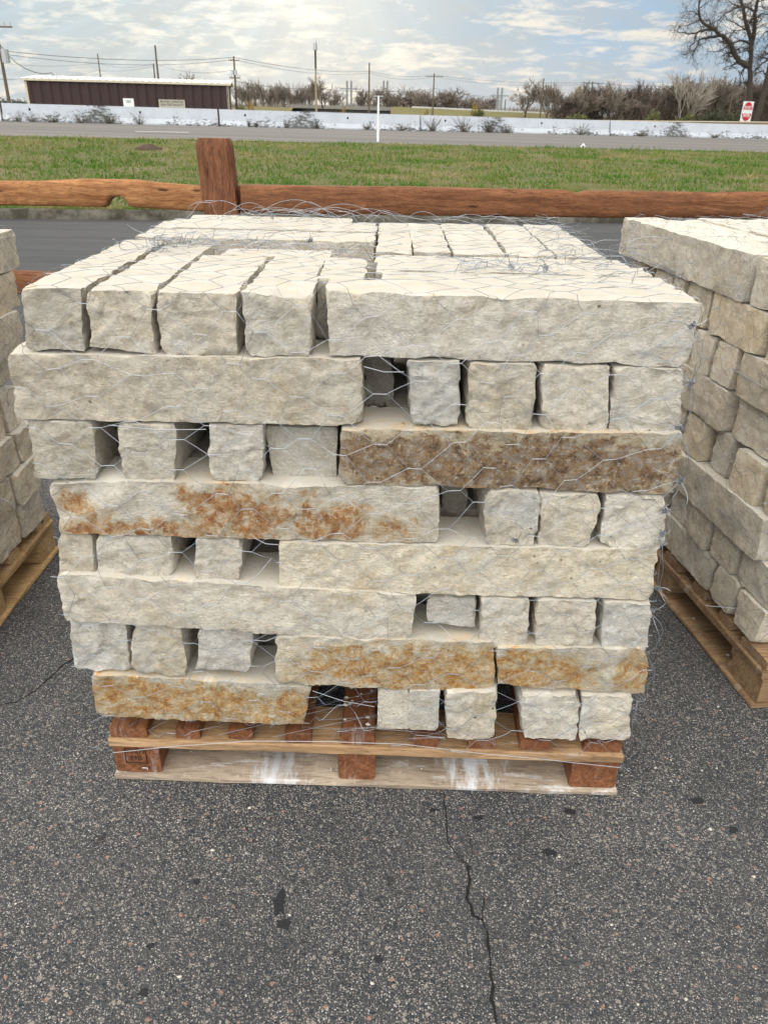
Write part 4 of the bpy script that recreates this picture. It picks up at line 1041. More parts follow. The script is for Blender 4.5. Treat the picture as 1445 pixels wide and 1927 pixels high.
# the drawn bottom selvedge and tension wires
sel = [(140, 1418), (215, 1412), (330, 1400), (470, 1390), (620, 1391), (760, 1396), (900, 1413), (1020, 1424), (1090, 1432), (1166, 1440)]
mbn.tube([at(x, y, 1.398 - .014 * (x - 190) / 1000) + Vector((0, -.008, 0)) for x, y in sel[1:]], .00095, 4, False)
for a, b in (((588, 1300), (705, 1330)), ((478, 1012), (524, 1025)), ((685, 690), (760, 700)), ((495, 1190), (520, 1186)), ((480, 1205), (522, 1198)), ((205, 800), (388, 808))):
    p, q = at(a[0], a[1], 1.40), at(b[0], b[1], 1.40); mbn.tube([p, p.lerp(q, .5) + Vector((0, -.004, -.004)), q], .0009, 4, False)
mbn.build('mesh_sheet', M['wire'], netroot, origin=(0, 1.4, 0)).location = (0, 0, 0)
for p in kp + [at(968, 1017, 1.385) - Vector((0, 0, 0)), Vector((.26, 1.70, 1.216)), Vector((.33, 1.69, 1.215)), Vector((-.20, 2.02, 1.214)), Vector((-.35, 2.42, 1.222))]:
    mb = MB(); ax = (rr.uniform(-1, 1), rr.uniform(-.4, .4), rr.uniform(-1, 1)); coil(mb, (0, 0, 0), ax, .0038, 4.5, .0010, .016); coil(mb, (.002, 0, .002), (ax[2], .3, ax[0]), .0030, 3, .0009, .010)
    scribble(mb, (0, 0, 0), 5, .006, .0008, rr, curl=1.0)
    o = mb.build('twist_tie', M['wire'], netroot); o.location = p - Vector((0, 1.4, 0))

def side_net(frame, pts, u0, u1, ztop, depth, seed, label, loose):
    root = empty('wire_netting', (0, 0, 0), 0, label, 'wire netting', 'wire netting over the piles'); root.matrix_world = frame
    face = pts[pts[:, 1] < .12]; tp = pts[pts[:, 2] > ztop - .06]
    mb, sf, w_ = netting(frame, np.concatenate([face, tp]), u0, u1, .13, ztop, depth, seed, cell=.12, rad=.0005, loose=loose, wfront=0.0)
    rq = random.Random(seed)
    for _ in range(36):
        u = rq.uniform(u0, u1); z = rq.uniform(.2, ztop); p = sf(u, z, .004); scribble(mb, p, rq.randint(4, 9), .016, .0007, rq, curl=.45, up=(0, -.1, -.1))
    for _ in range(12):
        u = rq.uniform(u0, u1 - .1); w = rq.uniform(.05, depth); a = Vector((u, w, ztop + .012)); scribble(mb, a, rq.randint(8, 16), .016, .0008, rq, curl=.6, lo=ztop + .006, up=(.2, .2, .05))
    mb.build('mesh_sheet', M['wire'], root)
    return root


side_net(FR_, ptsR, -.78, .55, 1.178, .62, 9, 'wire netting hanging over the right hand pile, loose loops on its top edge', 2.0)
side_net(FL_, ptsL, -.60, .12, 1.137, .12, 13, 'wire netting stretched over the left hand pile', .6)

# ------------------------------------------------------------------ split-rail fence between the lot and the road
FY = 4.4
fence = empty('split_rail_fence', (-.92, FY, 0), 0, 'reddish cedar split rail fence running across behind the stone piles', 'fence')
def interp(tab, x):
    if x <= tab[0][0]: return tab[0][1]
    for (x0, y0), (x1, y1) in zip(tab, tab[1:]):
        if x <= x1: return y0 + (y1 - y0) * (x - x0) / (x1 - x0)
    return tab[-1][1]


def rail(xs, topf, botf, thick, mat, seed, y=FY):
    mb = MB(); vs = []; n = len(xs); K = 14
    for x in xs:
        zt, zb = topf(x), botf(x); c = (zt + zb) / 2; h = (zt - zb) / 2
        for q in range(K):
            a = 2 * pi * (q + .5) / K; ca, sa = cos(a), sin(a)
            e = .42; yy = math.copysign(abs(ca) ** e, ca) * thick / 2; zz = math.copysign(abs(sa) ** e, sa) * h
            wob = .0022 * noise.noise(Vector((x * 3, q * .9, seed))) + .0012 * noise.noise(Vector((x * 40, q * 2.0, seed)))
            vs.append((x, y + thick / 2 + yy + wob, c + zz + wob * .6))
    fs = [(i * K + q, i * K + (q + 1) % K, (i + 1) * K + (q + 1) % K, (i + 1) * K + q) for i in range(n - 1) for q in range(K)]
    fs += [tuple(range(K))[::-1], tuple((n - 1) * K + q for q in range(K))]
    mb.add(vs, fs); o = mb.build('rail', mat, fence, origin=(xs[0], y, 1.0), smooth=True, sharp=40); o.location = Vector((xs[0], y, 1.0)) - Vector((-.92, FY, 0)); return o


def lin(a, b, n): return [a + (b - a) * i / n for i in range(n + 1)]
def px2(tab, lo=None):
    out = []
    for x, y in tab:
        p = at(x, y, FY); out.append((p.x, p.z))
    return out
tl_ = px2([(-40, 342), (0, 341), (60, 342), (150, 337), (250, 339), (300, 345), (384, 351)])
bl_ = px2([(-40, 388), (0, 388), (130, 390), (192, 392), (200, 389), (203, 379), (211, 372), (225, 371), (235, 378), (241, 389), (252, 392), (384, 400)])
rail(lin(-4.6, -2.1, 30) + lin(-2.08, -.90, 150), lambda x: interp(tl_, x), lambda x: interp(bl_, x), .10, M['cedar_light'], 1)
tr_ = px2([(441, 351), (453, 348), (640, 351), (760, 352), (860, 354), (1000, 357), (1058, 358), (1080, 362), (1088, 365), (1102, 360), (1300, 362), (1360, 364), (1368, 362), (1445, 362)])
br2 = px2([(441, 402), (455, 403), (700, 406), (1000, 410), (1200, 412), (1445, 412)])
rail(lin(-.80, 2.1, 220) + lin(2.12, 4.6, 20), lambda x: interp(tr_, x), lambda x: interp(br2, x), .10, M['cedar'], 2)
rail(lin(-1.0, -.775, 10), lambda x: interp(tr_, -.78) - .006, lambda x: interp(br2, -.78) + .006, .07, M['cedar_post'], 3, FY + .045)
for x0, x1 in ((-4.6, -.9), (-.86, 4.6)):
    rail(lin(x0, x1, 120), lambda x: .665 + .012 * sin(x * 1.7), lambda x: .555 + .012 * sin(x * 1.3 + 1), .09, M['cedar'], 4 + x0, FY + .02)
def post(xc, ztop, lean, w=.185, d=.12):
    mb = MB(); vs = []; n = 40; K = 16
    for i in range(n + 1):
        t = i / n; z = -.02 + (ztop + .02) * t; sh = 1.0
        if z > ztop - .02: sh = 1.0 - ((z - (ztop - .02)) / .02) ** 2 * .16
        for q in range(K):
            a = 2 * pi * (q + .5) / K; ca, sa = cos(a), sin(a); e = .35
            wob = .004 * noise.noise(Vector((z * 5, q * .8, xc)))
            vs.append((xc + lean * z + math.copysign(abs(ca) ** e, ca) * w / 2 * sh + wob, FY - .035 + d / 2 + math.copysign(abs(sa) ** e, sa) * d / 2 * sh + wob, z))
    fs = [(i * K + q, i * K + (q + 1) % K, (i + 1) * K + (q + 1) % K, (i + 1) * K + q) for i in range(n) for q in range(K)]
    fs += [tuple(range(K))[::-1], tuple(n * K + q for q in range(K))]
    o = mb.add(vs, fs).build('post', M['cedar_post'], fence, origin=(xc, FY, 0), smooth=True, sharp=35); o.location = Vector((xc, FY, 0)) - Vector((-.92, FY, 0))
p1, p2 = at(401, 260, FY), at(416, 390, FY)
ln_ = (p1.x - p2.x) / (p1.z - p2.z)
post(p2.x - ln_ * p2.z, p1.z, ln_)
post(-3.75, 1.36, .0); post(3.4, 1.36, .01)


# ------------------------------------------------------------------ concrete barrier in segments
bd = (FR - FL); blen = math.hypot(bd.x, bd.y); bang = math.atan2(bd.y, bd.x)
def on_barrier(px, py=215):
    r = ray(px, py); # intersect with the vertical plane through FL-FR
    nrm = Vector((-bd.y, bd.x)); den = r.x * nrm.x + r.y * nrm.y; t = (FL.x * nrm.x + FL.y * nrm.y) / den
    q = Vector((r.x * t, r.y * t)); s = ((q.x - FL.x) * bd.x + (q.y - FL.y) * bd.y) / blen ** 2
    return s


def bar_pt(s): return FL + bd * s
joints = [-.30, on_barrier(5), on_barrier(411), on_barrier(790), on_barrier(1148), 1.30]
Hb = .815
seglab = ['white concrete barrier segment at the far left end with a joint', 'dark stained white barrier segment in front of the maroon building', 'white barrier segment between the light mast and the white marker post', 'white barrier segment with tall dry weeds along its foot', 'clean white barrier segment at the right below the wrong way sign']
seglab[4] = 'cleanest white barrier segment, at the right below the red and white sign'
for i, (a, b) in enumerate(zip(joints, joints[1:])):
    A_, B_ = bar_pt(a), bar_pt(b); L = (B_ - A_).length; n = 24
    prof = [(.30, 0), (.30, .075), (.17, .30), (.085, Hb), (-.085, Hb), (-.17, .30), (-.30, .075), (-.30, 0)]
    vs = []
    for q in range(n + 1):
        x = .05 + (L - .10) * q / n
        vs += [(x, -p, z + .006 * noise.noise(Vector((x, z * 3, i)))) for p, z in prof]
    fs = [(q * 8 + k_, q * 8 + (k_ + 1) % 8, (q + 1) * 8 + (k_ + 1) % 8, (q + 1) * 8 + k_) for q in range(n) for k_ in range(8)] + [tuple(range(8))[::-1], tuple(n * 8 + k_ for k_ in range(8))]
    o = MB().add(vs, fs).build('concrete_barrier', M['barrier']); o.location = A_ - Vector((0, 0, .01)); o.rotation_euler = (0, -math.asin((B_.z - A_.z) / L), bang)
    tag(o, seglab[i], 'barrier', 'segments of the white highway barrier')
    # drain slots
    mb = MB()
    for s_ in (.12, .62):
        x = L * s_; mb.box((x, -.135, .50), (x + .09, -.115, .62))
    d_ = mb.build('drain_slot', M['crack'], o)
# weeds at the foot of the barrier
def weed(px, h, w, lab, seed, green=False):
    s_ = on_barrier(px); p = bar_pt(s_) + Vector((sin(bang), -cos(bang), 0)) * .36; rr = random.Random(seed); mb = MB()
    for _ in range(int(12 + 34 * w)):
        a = rr.uniform(0, 2 * pi); sp_ = rr.random() ** .6 * w * 1.7; q = Vector((rr.gauss(0, w * .12), rr.gauss(0, .04), 0)); ps = [q.copy()]; d = Vector((cos(a) * sp_ * 1.2, sin(a) * sp_ * .4, h * rr.uniform(.35, 1.15)))
        for t in (.35, .7, 1.0): ps.append(q + d * t + Vector((rr.gauss(0, .03), rr.gauss(0, .02), rr.gauss(0, .02))))
        mb.tube(ps, [.012, .009, .006, .003], 3, False)
        for t in range(3):
            c = q + d * rr.uniform(.3, 1.0); e = Vector((rr.gauss(0, .045), rr.gauss(0, .03), rr.gauss(0, .045))); f_ = Vector((rr.gauss(0, .02), rr.gauss(0, .02), rr.gauss(0, .02))); mb.add([c, c + e, c + f_], [(0, 1, 2)])
    o = mb.build('weed_clump', M['weed_green'] if green else M['weed']); o.location = p; o.rotation_euler.z = bang
    tag(o, lab, 'weed', 'weeds along the barrier foot')


for k_, (px, h, w, lab) in enumerate([
    (35, .45, .25, 'low weed clump leftmost along the barrier foot'), (62, .42, .30, 'second weed clump from the left at the barrier foot'), (100, .40, .40, 'wide low weed clump third from the left at the barrier foot'), (152, .55, .40, 'weed clump below the left half of the maroon building'),
    (204, .62, .38, 'bushy weed clump just left of the white door'), (262, .55, .26, 'weed clump below the beige wall sign'), (465, .42, .14, 'small round weed right of the second barrier joint'), (479, .32, .10, 'tiny weed beside the small round weed'),
    (537, .45, .14, 'single round weed left of the light mast'), (594, .50, .20, 'weed at the foot of the barrier below the light mast'), (688, .35, .24, 'low weed left of the white marker post'), (752, .36, .30, 'weed clump right of the white marker post'),
    (810, .80, .42, 'upright dry weed just right of the third barrier joint'), (872, .85, .50, 'tallest spreading dry weed against the barrier'), (918, .88, .42, 'dry weed with a forked stem right of the tallest one'), (952, .45, .28, 'small weed right of the forked one'),
    (1091, .60, .34, 'isolated dark weed clump near the right barrier joint'), (1205, .35, .50, 'low thin weeds right of the last barrier joint'), (1345, .35, .45, 'low thin weeds below the red and white sign')]):
    weed(px, h, w, lab, 60 + k_, k_ in (4, 6, 8))

# ------------------------------------------------------------------ maroon metal building
ang = radians(9.5); Bc = at(432, 205, 79); bl_len = 18.7; bz = 0.0
r_ = ray(50, 172); bl_len = -(((r_.x * 1.0) * ((Bc.x * -sin(ang) + 79 * cos(ang)) / (r_.x * -sin(ang) + r_.y * cos(ang))) - Bc.x) * cos(ang) + (r_.y * ((Bc.x * -sin(ang) + 79 * cos(ang)) / (r_.x * -sin(ang) + r_.y * cos(ang))) - 79) * sin(ang))
bld = empty('metal_building', (Bc.x, 79, 0), ang, 'long maroon metal building with a white roof behind the left half of the barrier', 'building')
eave = at(432, 158, 79).z; Wd = 12.0; ridge = eave + .30
mb = MB(); vs = []; n = int(bl_len / .2)
for q in range(n + 1):      # ribbed front sheet
    x = -bl_len + bl_len * q / n; y = (0, -.09, -.09, 0)[q % 4]
    vs += [(x, y, 0), (x, y, eave)]
mb.add(vs, [(2 * q, 2 * q + 2, 2 * q + 3, 2 * q + 1) for q in range(n)])
mb.add([(0, 0, 0), (0, Wd, 0), (0, Wd, eave), (0, Wd / 2, ridge), (0, 0, eave)], [(0, 1, 2, 3, 4)])
mb.add([(-bl_len, 0, 0), (-bl_len, Wd, 0), (-bl_len, Wd, eave), (-bl_len, Wd / 2, ridge), (-bl_len, 0, eave)], [(4, 3, 2, 1, 0)])
mb.add([(0, Wd, 0), (-bl_len, Wd, 0), (-bl_len, Wd, eave), (0, Wd, eave)], [(0, 1, 2, 3)])
mb.build('wall', M['maroon'], bld)
mb = MB(); vs = []; n = int((bl_len + .6) / .15)
for q in range(n + 1):
    x = -bl_len - .3 + (bl_len + .6) * q / n; hz = .035 if q % 4 == 0 else 0
    vs += [(x, -.25, eave + .02 + hz), (x, Wd / 2, ridge + .12 + hz), (x, Wd + .25, eave + .02 + hz)]
mb.add(vs, [(3 * q + a, 3 * q + 3 + a, 3 * q + 4 + a, 3 * q + 1 + a) for q in range(n) for a in (0, 1)])
mb.build('roof', M['roof_white'], bld)
MB().box((-bl_len - .25, -.24, eave - .14), (.25, -.06, eave + .015)).build('gutter', M['trim_beige'], bld)
MB().box((-.16, -.09, 0), (.03, -.045, eave - .15)).build('corner_trim', M['trim_beige'], bld)
MB().box((-bl_len - .03, -.09, 0), (-bl_len + .16, -.045, eave - .15)).build('corner_trim', M['trim_beige'], bld)
MB().add([(.02, -.2, eave - .12), (.02, -.2, eave + .03), (.02, Wd / 2, ridge + .12), (.02, Wd / 2, ridge - .03), (.02, Wd + .2, eave + .03), (.02, Wd + .2, eave - .12), (.07, -.2, eave - .12), (.07, -.2, eave + .03), (.07, Wd / 2, ridge + .12), (.07, Wd / 2, ridge - .03), (.07, Wd + .2, eave + .03), (.07, Wd + .2, eave - .12)],
         [(6, 7, 8, 9), (9, 8, 10, 11), (0, 3, 2, 1), (3, 5, 4, 2), (1, 2, 8, 7), (2, 4, 10, 8), (0, 6, 9, 3), (3, 9, 11, 5)]).build('rake_trim', M['trim_beige'], bld)
def on_bld(px, py):
    r = ray(px, py); nrm = Vector((-sin(ang), cos(ang))); t = (Bc.x * nrm.x + 79 * nrm.y) / (r.x * nrm.x + r.y * nrm.y)
    x, y, z = r.x * t, r.y * t, r.z * t + CAM_H; return ((x - Bc.x) * cos(ang) + (y - 79) * sin(ang), z)
a = on_bld(232, 185); b = on_bld(252, 187)
dr = MB().box((a[0], -.10, 0), (b[0], -.05, a[1])).build('door', M['white_paint'], bld)
MB().box((a[0] + .25, -.115, a[1] - .34), (b[0] - .25, -.102, a[1] - .12)).build('door_plate', M['grey_metal'], dr)
a = on_bld(299, 187); b = on_bld(348, 189)
sg = MB().box((a[0], -.12, a[1] - 1.25), (b[0], -.05, a[1])).build('wall_sign', M['sign_beige'], bld)
mb = MB(); cx = (a[0] + b[0]) / 2
for txt, dz, size in (('MR DANIEL Z JOHNSTONE', .17, .24), ('GUN TEST FACILITY', .42, .24), ('NATIONAL CENTER ONE', .74, .24)):
    vs, fs = text_verts(txt, size, .004); w_ = max(v.x for v in vs) - min(v.x for v in vs); k_ = min(1.0, (b[0] - a[0] - .25) / w_)
    mb.add([(cx + v.x * k_, -.125, a[1] - dz + v.y) for v in vs], fs)
mb.build('lettering', M['black_ink'], sg)

# ------------------------------------------------------------------ do-not-enter sign behind the barrier
sp_ = at(1401, 229, 58.0)
sgn = empty('road_sign', (sp_.x, 58, 0), 0, 'square white and red road sign turned edgewise, in front of the big bare tree', 'road sign')
sgn.rotation_euler = (0, 0, 0)
rotm = Matrix.Rotation(radians(36), 3, 'Z')
zc_ = at(1403, 210, 58.0).z
def sgbox(mb, pts, y0, y1):
    n = len(pts); vs = [rotm @ Vector((x, y0, z)) for x, z in pts] + [rotm @ Vector((x, y1, z)) for x, z in pts]
    mb.add([(v.x, v.y, v.z + zc_) for v in vs], [tuple(range(n)), tuple(range(n, 2 * n))[::-1]] + [(i, (i + 1) % n + 0, (i + 1) % n + n, i + n) for i in range(n)])
hs = .60
mb = MB(); sgbox(mb, [(-hs, -hs), (hs, -hs), (hs, hs), (-hs, hs)], 0, .02); pn = mb.build('panel', M['white_paint'], sgn)
mb = MB(); ci_ = lambda a0, a1: [(cos(radians(a)) * .56, sin(radians(a)) * .56) for a in lin(a0, a1, 16)]
sgbox(mb, ci_(12, 168), -.006, -.002); sgbox(mb, ci_(192, 348), -.006, -.002); disc = mb.build('red_disc', M['red_sign'], pn)
mb = MB()
for txt, z in (('DO NOT', .24), ('ENTER', -.24)):
    vs, fs = text_verts(txt, .25, .006); w_ = max(v.x for v in vs) * 2; vs = [rotm @ Vector((v.x * min(1, .84 / w_), -.009, v.y + z)) for v in vs]
    MB().add([(v.x, v.y, v.z + zc_) for v in vs], fs).build('lettering', M['white_paint'], pn)
MB().tube([(0, .05, 0), (0, .05, zc_ + .5)], .035, 6).build('post', M['grey_metal'], sgn)

# guard rail behind the barrier at the right
gr = empty('guard_rail', tuple(bar_pt(.75) + Vector((0, 2.2, -.6))), 0, 'brownish steel guard rail just above the right half of the barrier', 'guard rail')
A_, B_ = bar_pt(.70) + Vector((0, 2.6, 0)), bar_pt(1.25) + Vector((0, 2.6, 0)); go = gr.location.copy()
mb = MB(); zz = [at(1100, 226, A_.y).z, at(1445, 229, (A_.y + B_.y) / 2).z]
A_.z, B_.z = zz[0] - .02, zz[1] + (zz[1] - zz[0]) * .6
prof = [(0, 0), (-.08, .05), (0, .13), (-.08, .20), (0, .26), (.03, .26), (.03, 0)]; vs = []
for q in range(41):
    p = A_.lerp(B_, q / 40); vs += [(p.x - go.x, p.y + dy - go.y, p.z + dz - .24 - go.z) for dy, dz in prof]
mb.add(vs, [(q * 7 + k_, q * 7 + (k_ + 1) % 7, (q + 1) * 7 + (k_ + 1) % 7, (q + 1) * 7 + k_) for q in range(40) for k_ in range(7)]).build('rail', M['guard'], gr)
for q in range(12):
    p = A_.lerp(B_, (q + .5) / 12) - go; o = MB().box((p.x - .06, p.y + .04, p.z - 1.4), (p.x + .06, p.y + .18, p.z + .02)).build('post', M['guard'], gr)

# white marker post and the small white marker in the grass
p = at(711, 272, 28.6); top = at(711, 180, 28.6).z
mp = empty('marker_post', (p.x, 28.6, 0.5), 0, 'thin white marker post standing at the near edge of the highway', 'marker post')
MB().tube([(0, 0, 0), (0, 0, top - .5)], [.045, .028], 8).build('pole', M['white_paint'], mp)
MB().tube([(0, 0, .08), (0, 0, .14)], .055, 8).build('dark_band', M['dark_metal'], mp)
MB().box((-.16, -.02, top - .53), (.16, .0, top - .50)).build('cap', M['grey_metal'], mp)
p = ground(1096, 279, .56)
mk = empty('small_sign', (p.x, p.y, .50), radians(-20), 'tiny white diamond shaped marker lying tilted in the grass by the highway', 'marker')
mb = MB().add([(-.10, 0, .02), (0, .0, -.10), (.10, 0, .03), (0, 0, .15), (-.10, .015, .02), (0, .015, -.10), (.10, .015, .03), (0, .015, .15)], [(0, 1, 2, 3), (7, 6, 5, 4), (0, 4, 5, 1), (1, 5, 6, 2), (2, 6, 7, 3), (3, 7, 4, 0)])
o = mb.build('plate', M['white_paint'], mk); o.location.z = .08
o2 = MB().box((-.03, -.012, .0), (.04, -.004, .06)).build('dark_mark', M['black_ink'], mk); o2.location.z = .08
# mole hill
p = ground(280, 276, .62); mb = MB(); vs = []
for j in range(7):
    for i in range(18):
        r = j / 6; a = i * 2 * pi / 18; w = noise.noise(Vector((cos(a) * 2, sin(a) * 2, r * 3))) * .08
        vs.append((cos(a) * (r * .36 + w), sin(a) * (r * .30 + w), .13 * (1 - r * r) + .02 * noise.noise(Vector((cos(a) * r * 9, sin(a) * r * 9, 2)))))
o = mb.add(vs, [(j * 18 + i, (j + 1) * 18 + i, (j + 1) * 18 + (i + 1) % 18, j * 18 + (i + 1) % 18) for j in range(6) for i in range(18)]).build('soil_mound', M['soil'], smooth=True)
def verge_z(x, y):
    best = None
    d2 = (co[..., 0] - x) ** 2 + (co[..., 1] - y) ** 2; j, i = np.unravel_index(np.argmin(d2), d2.shape); return float(co[j, i, 2])
o.location = (p.x, p.y, verge_z(p.x, p.y) - .01); tag(o, 'dark mound of bare soil in the grass left of the fence post', 'soil mound')
o = MB().box((-.9, -.06, 0), (.9, .06, .006)).build('lane_mark', M['white_paint']); p = ground(306, 248, .78); o.location = (p.x, p.y, .775); o.rotation_euler.z = bang; tag(o, kind='structure')

# ------------------------------------------------------------------ utility poles and wires
def upole(px, ytop, D, r, label, mat='pole', arms=(), extra=None, zb=0.0, group='utility poles across the highway', name='utility_pole', xr=None):
    t_ = at(px, ytop, D); root = empty(name, (t_.x, D, zb), 0, label, 'utility pole', group)
    MB().tube([(0, 0, 0), (0, 0, t_.z - zb)], [r * .78, r * .5], 8).build('pole', M[mat], root)
    for (dz, w) in arms:
        h = t_.z - zb - dz; c = MB().box((-w / 2, -.07, h - .045), (w / 2, .03, h + .045)).build('cross_arm', M[mat], root)
        for q in (-.46, -.28, .28, .46): MB().tube([(w * q, 0, h + .06), (w * q, 0, h + .28)], .035, 5).build('insulator', M['grey_metal'], root)
    if extra: extra(root, t_.z - zb)
    return t_


def transformers(dz, n, s=.28, off_=.0):
    def f(root, h):
        for q in range(n):
            x = (q - (n - 1) / 2) * 1.05 * s * 2.0 + off_; MB().tube([(x, -.35, h - dz - s * 3), (x, -.35, h - dz)], s, 10).build('transformer', M['grey_metal'], root)
    return f


T = {}
T['p1'] = upole(-13, 20, 60, .17, 'nearest wooden utility pole at the left frame edge with a grey transformer', arms=((.9, 2.2),), extra=transformers(2.2, 1, .26, .46))
T['p2'] = upole(184, 101, 150, .17, 'thin pole rising behind the maroon building, left of the taller one', 'pole')
T['p3'] = upole(292, 85, 120, .22, 'taller dark pole rising behind the maroon building', 'pole')
T['p3b'] = upole(289, 120, 122, .18, 'short pole close beside the taller dark pole behind the building', 'pole')
T['p4'] = upole(440, 106, 90, .17, 'utility pole with transformers at the right end of the maroon building', arms=((.35, 1.1), (1.9, 1.1)), extra=transformers(1.2, 2, .15))
T['p6'] = upole(695, 118, 150, .22, 'tall plain pole left of the cross armed one near the middle', 'pole')
T['p7'] = upole(817, 138, 160, .20, 'utility pole with a single cross arm right of the middle', arms=((.5, 3.2),))
T['p8'] = upole(1023, 147, 165, .20, 'plain pole beside the bare tree, left of the yellow leafed tree', 'pole')
T['p9'] = upole(1115, 153, 130, .17, 'utility pole with a braced cross arm in front of the dark wood', arms=((.25, 3.2),))
T['p10'] = upole(1340, 152, 125, .16, 'utility pole half hidden in the wood left of the big tree', arms=((.5, 2.6),))
T['p11'] = upole(1384, 145, 118, .17, 'utility pole just left of the big tree trunk', arms=((1.0, 3.6),))
T['p12'] = upole(951, 187, 220, .22, 'short dark pole right of the twin masts', 'pole', extra=None)
for (xa, xb, yt, D, w, lab) in ((653, 661, 152, 230, 3.0, 'left pair of tall twin masts on the skyline beside the bridge'), (722, 729, 152, 240, 3.0, 'middle pair of twin masts with a cross beam near the bridge end'), (937, 945, 165, 230, 3.0, 'right pair of twin masts above the ramp')):
    a, b = at(xa, yt, D), at(xb, yt, D); root = empty('twin_mast', (a.x, D, 0), 0, lab, 'twin mast', 'twin masts on the skyline')
    MB().tube([(0, 0, 0), (0, 0, a.z)], .24, 6).build('mast', M['pole_grey'], root); MB().tube([(b.x - a.x, 0, 0), (b.x - a.x, 0, b.z)], .24, 6).build('mast', M['pole_grey'], root)
    h = a.z - (14 if xa != 722 else 19) / 7.6; MB().box((-1.9, -.1, h - .13), (b.x - a.x + 1.9, .1, h + .13)).build('cross_beam', M['pole_grey'], root)
# light mast
t_ = at(593, 74, 88); lm = empty('light_mast', (t_.x, 88, 0), 0, 'tall tan lighting mast with a small dark head, left of the middle', 'light mast')
MB().tube([(0, 0, 0), (0, 0, t_.z - .4)], [.12, .07], 8).build('pole', M['rusty_pole'], lm)
MB().tube([(0, 0, t_.z - 2.5), (0, 0, t_.z - .9)], .10, 8).build('dark_sleeve', M['dark_metal'], lm)
MB().tube([(0, 0, t_.z - .9), (0, 0, t_.z - .3), (0, 0, t_.z)], [.20, .17, .05], 10).build('lamp_head', M['grey_metal'], lm)

def cable(pts, label, r, sag=0.0, group='power lines across the sky'):
    mb = MB()
    full = []
    for a, b in zip(pts, pts[1:]):
        for q in range(16):
            t = q / 16; p = Vector(a).lerp(Vector(b), t); p.z -= sag * 4 * t * (1 - t); full.append(p)
    full.append(Vector(pts[-1])); mb.tube(full, r, 4)
    tag(mb.build('power_line', M['line'], origin=pts[0]), label, 'power line', group)


cable([at(-60, 88, 62), at(440, 108, 90), at(695, 134, 150), at(817, 141, 160), at(1115, 155, 130), at(1340, 155, 125), at(1384, 154, 118), at(1500, 158, 112)], 'uppermost long power line strung pole to pole across the photo', .020, .5)
cable([at(-60, 92, 62), at(440, 112, 90), at(695, 137, 150), at(817, 144, 160), at(1115, 158, 130)], 'second long power line just below the uppermost one', .016, .7)
cable([at(-60, 111, 100), at(184, 118, 150), at(292, 119, 120), at(437, 132, 90)], 'faint line dipping between the poles behind the maroon building', .016, .6)
cable([at(-60, 140, 100), at(52, 147, 110), at(184, 133, 150), at(292, 124, 122)], 'faint lower line left of the building roof', .015, .3)
cable([at(441, 152, 90), at(600, 166, 120), at(740, 171, 155), at(817, 166, 160), at(937, 183, 228), at(1115, 187, 330)], 'lower line running from the transformer pole to the twin masts', .024, .3)
cable([at(0, 83, 60)] + [at(x, y, 60 + x * .14) for x, y in ((14, 101), (30, 117), (48, 129), (66, 136), (82, 139), (98, 137), (102, 142))], 'thick service cable sagging from the left pole to the building roof', .028, 0.0)
rm = at(105, 134, 78.5); sm_ = empty('service_mast', (rm.x, 78.5, eave), 0, 'short pipe mast on the left part of the building roof', 'pipe mast'); MB().tube([(0, 0, 0), (0, 0, rm.z - eave)], .06, 6).build('pipe', M['grey_metal'], sm_)

# ------------------------------------------------------------------ bridge, ramp and far bank
b0, b1 = at(545, 196, 205), at(760, 203, 215)
br = empty('bridge', (b0.x, 205, 0), 0, 'low concrete overpass with dark girders seen above the barrier, below the light mast', 'bridge')
def slab(x0, z0, x1, z1, th, y0, y1, name, mat, par, ox, oy):
    MB().add([(x0 - ox, y0 - oy, z0 - th), (x1 - ox, y0 - oy, z1 - th), (x1 - ox, y1 - oy, z1 - th), (x0 - ox, y1 - oy, z0 - th), (x0 - ox, y0 - oy, z0), (x1 - ox, y0 - oy, z1), (x1 - ox, y1 - oy, z1), (x0 - ox, y1 - oy, z0)],
             [(0, 3, 2, 1), (4, 5, 6, 7), (0, 1, 5, 4), (1, 2, 6, 5), (2, 3, 7, 6), (3, 0, 4, 7)]).build(name, mat, par)
slab(b0.x, b0.z, b1.x, b1.z, .75, 204.5, 214, 'parapet', M['bridge'], br, b0.x, 205)
slab(b0.x, b0.z - .78, b1.x, b1.z - .78, .8, 205.2, 213.5, 'girder', M['bridge_dark'], br, b0.x, 205)
for q in range(7):
    t = (q + .5) / 7; x = b0.x + (b1.x - b0.x) * t; MB().tube([(x - b0.x, 4, 0), (x - b0.x, 4, b0.z + (b1.z - b0.z) * t - 1.5)], .5, 8).build('pier', M['bridge'], br)
# far bank with the ramp on it
def hill(name, prof_top, D, depth, mat):
    vs = []; n = len(prof_top)
    for x, y in prof_top:
        p = at(x, y, D); vs += [(p.x, D - 14, 0), (p.x, D, p.z), (p.x, D + depth, p.z), (p.x, D + depth + 20, -.1)]
    fs = [(i * 4 + k_, (i + 1) * 4 + k_, (i + 1) * 4 + k_ + 1, i * 4 + k_ + 1) for i in range(n - 1) for k_ in range(3)]
    return tag(MB().add(vs, fs).build(name, mat, smooth=False), kind='structure')
hill('far_bank', [(735, 201), (800, 202), (860, 205), (940, 209), (1000, 211), (1060, 214), (1130, 222)], 190, 14, M['far_ground'])
hill('far_bank', [(430, 203), (470, 200), (520, 201), (552, 203)], 185, 30, M['far_ground'])
a, b = at(775, 202, 189.6), at(1064, 214.5, 189.6); rb = empty('ramp_barrier', (a.x, 189, 0), 0, 'long pale concrete parapet along the ramp on the far bank', 'parapet')
slab(a.x, a.z + .22, b.x, b.z + .16, .42, 189.2, 189.8, 'wall', M['bridge_pale'], rb, a.x, 189)

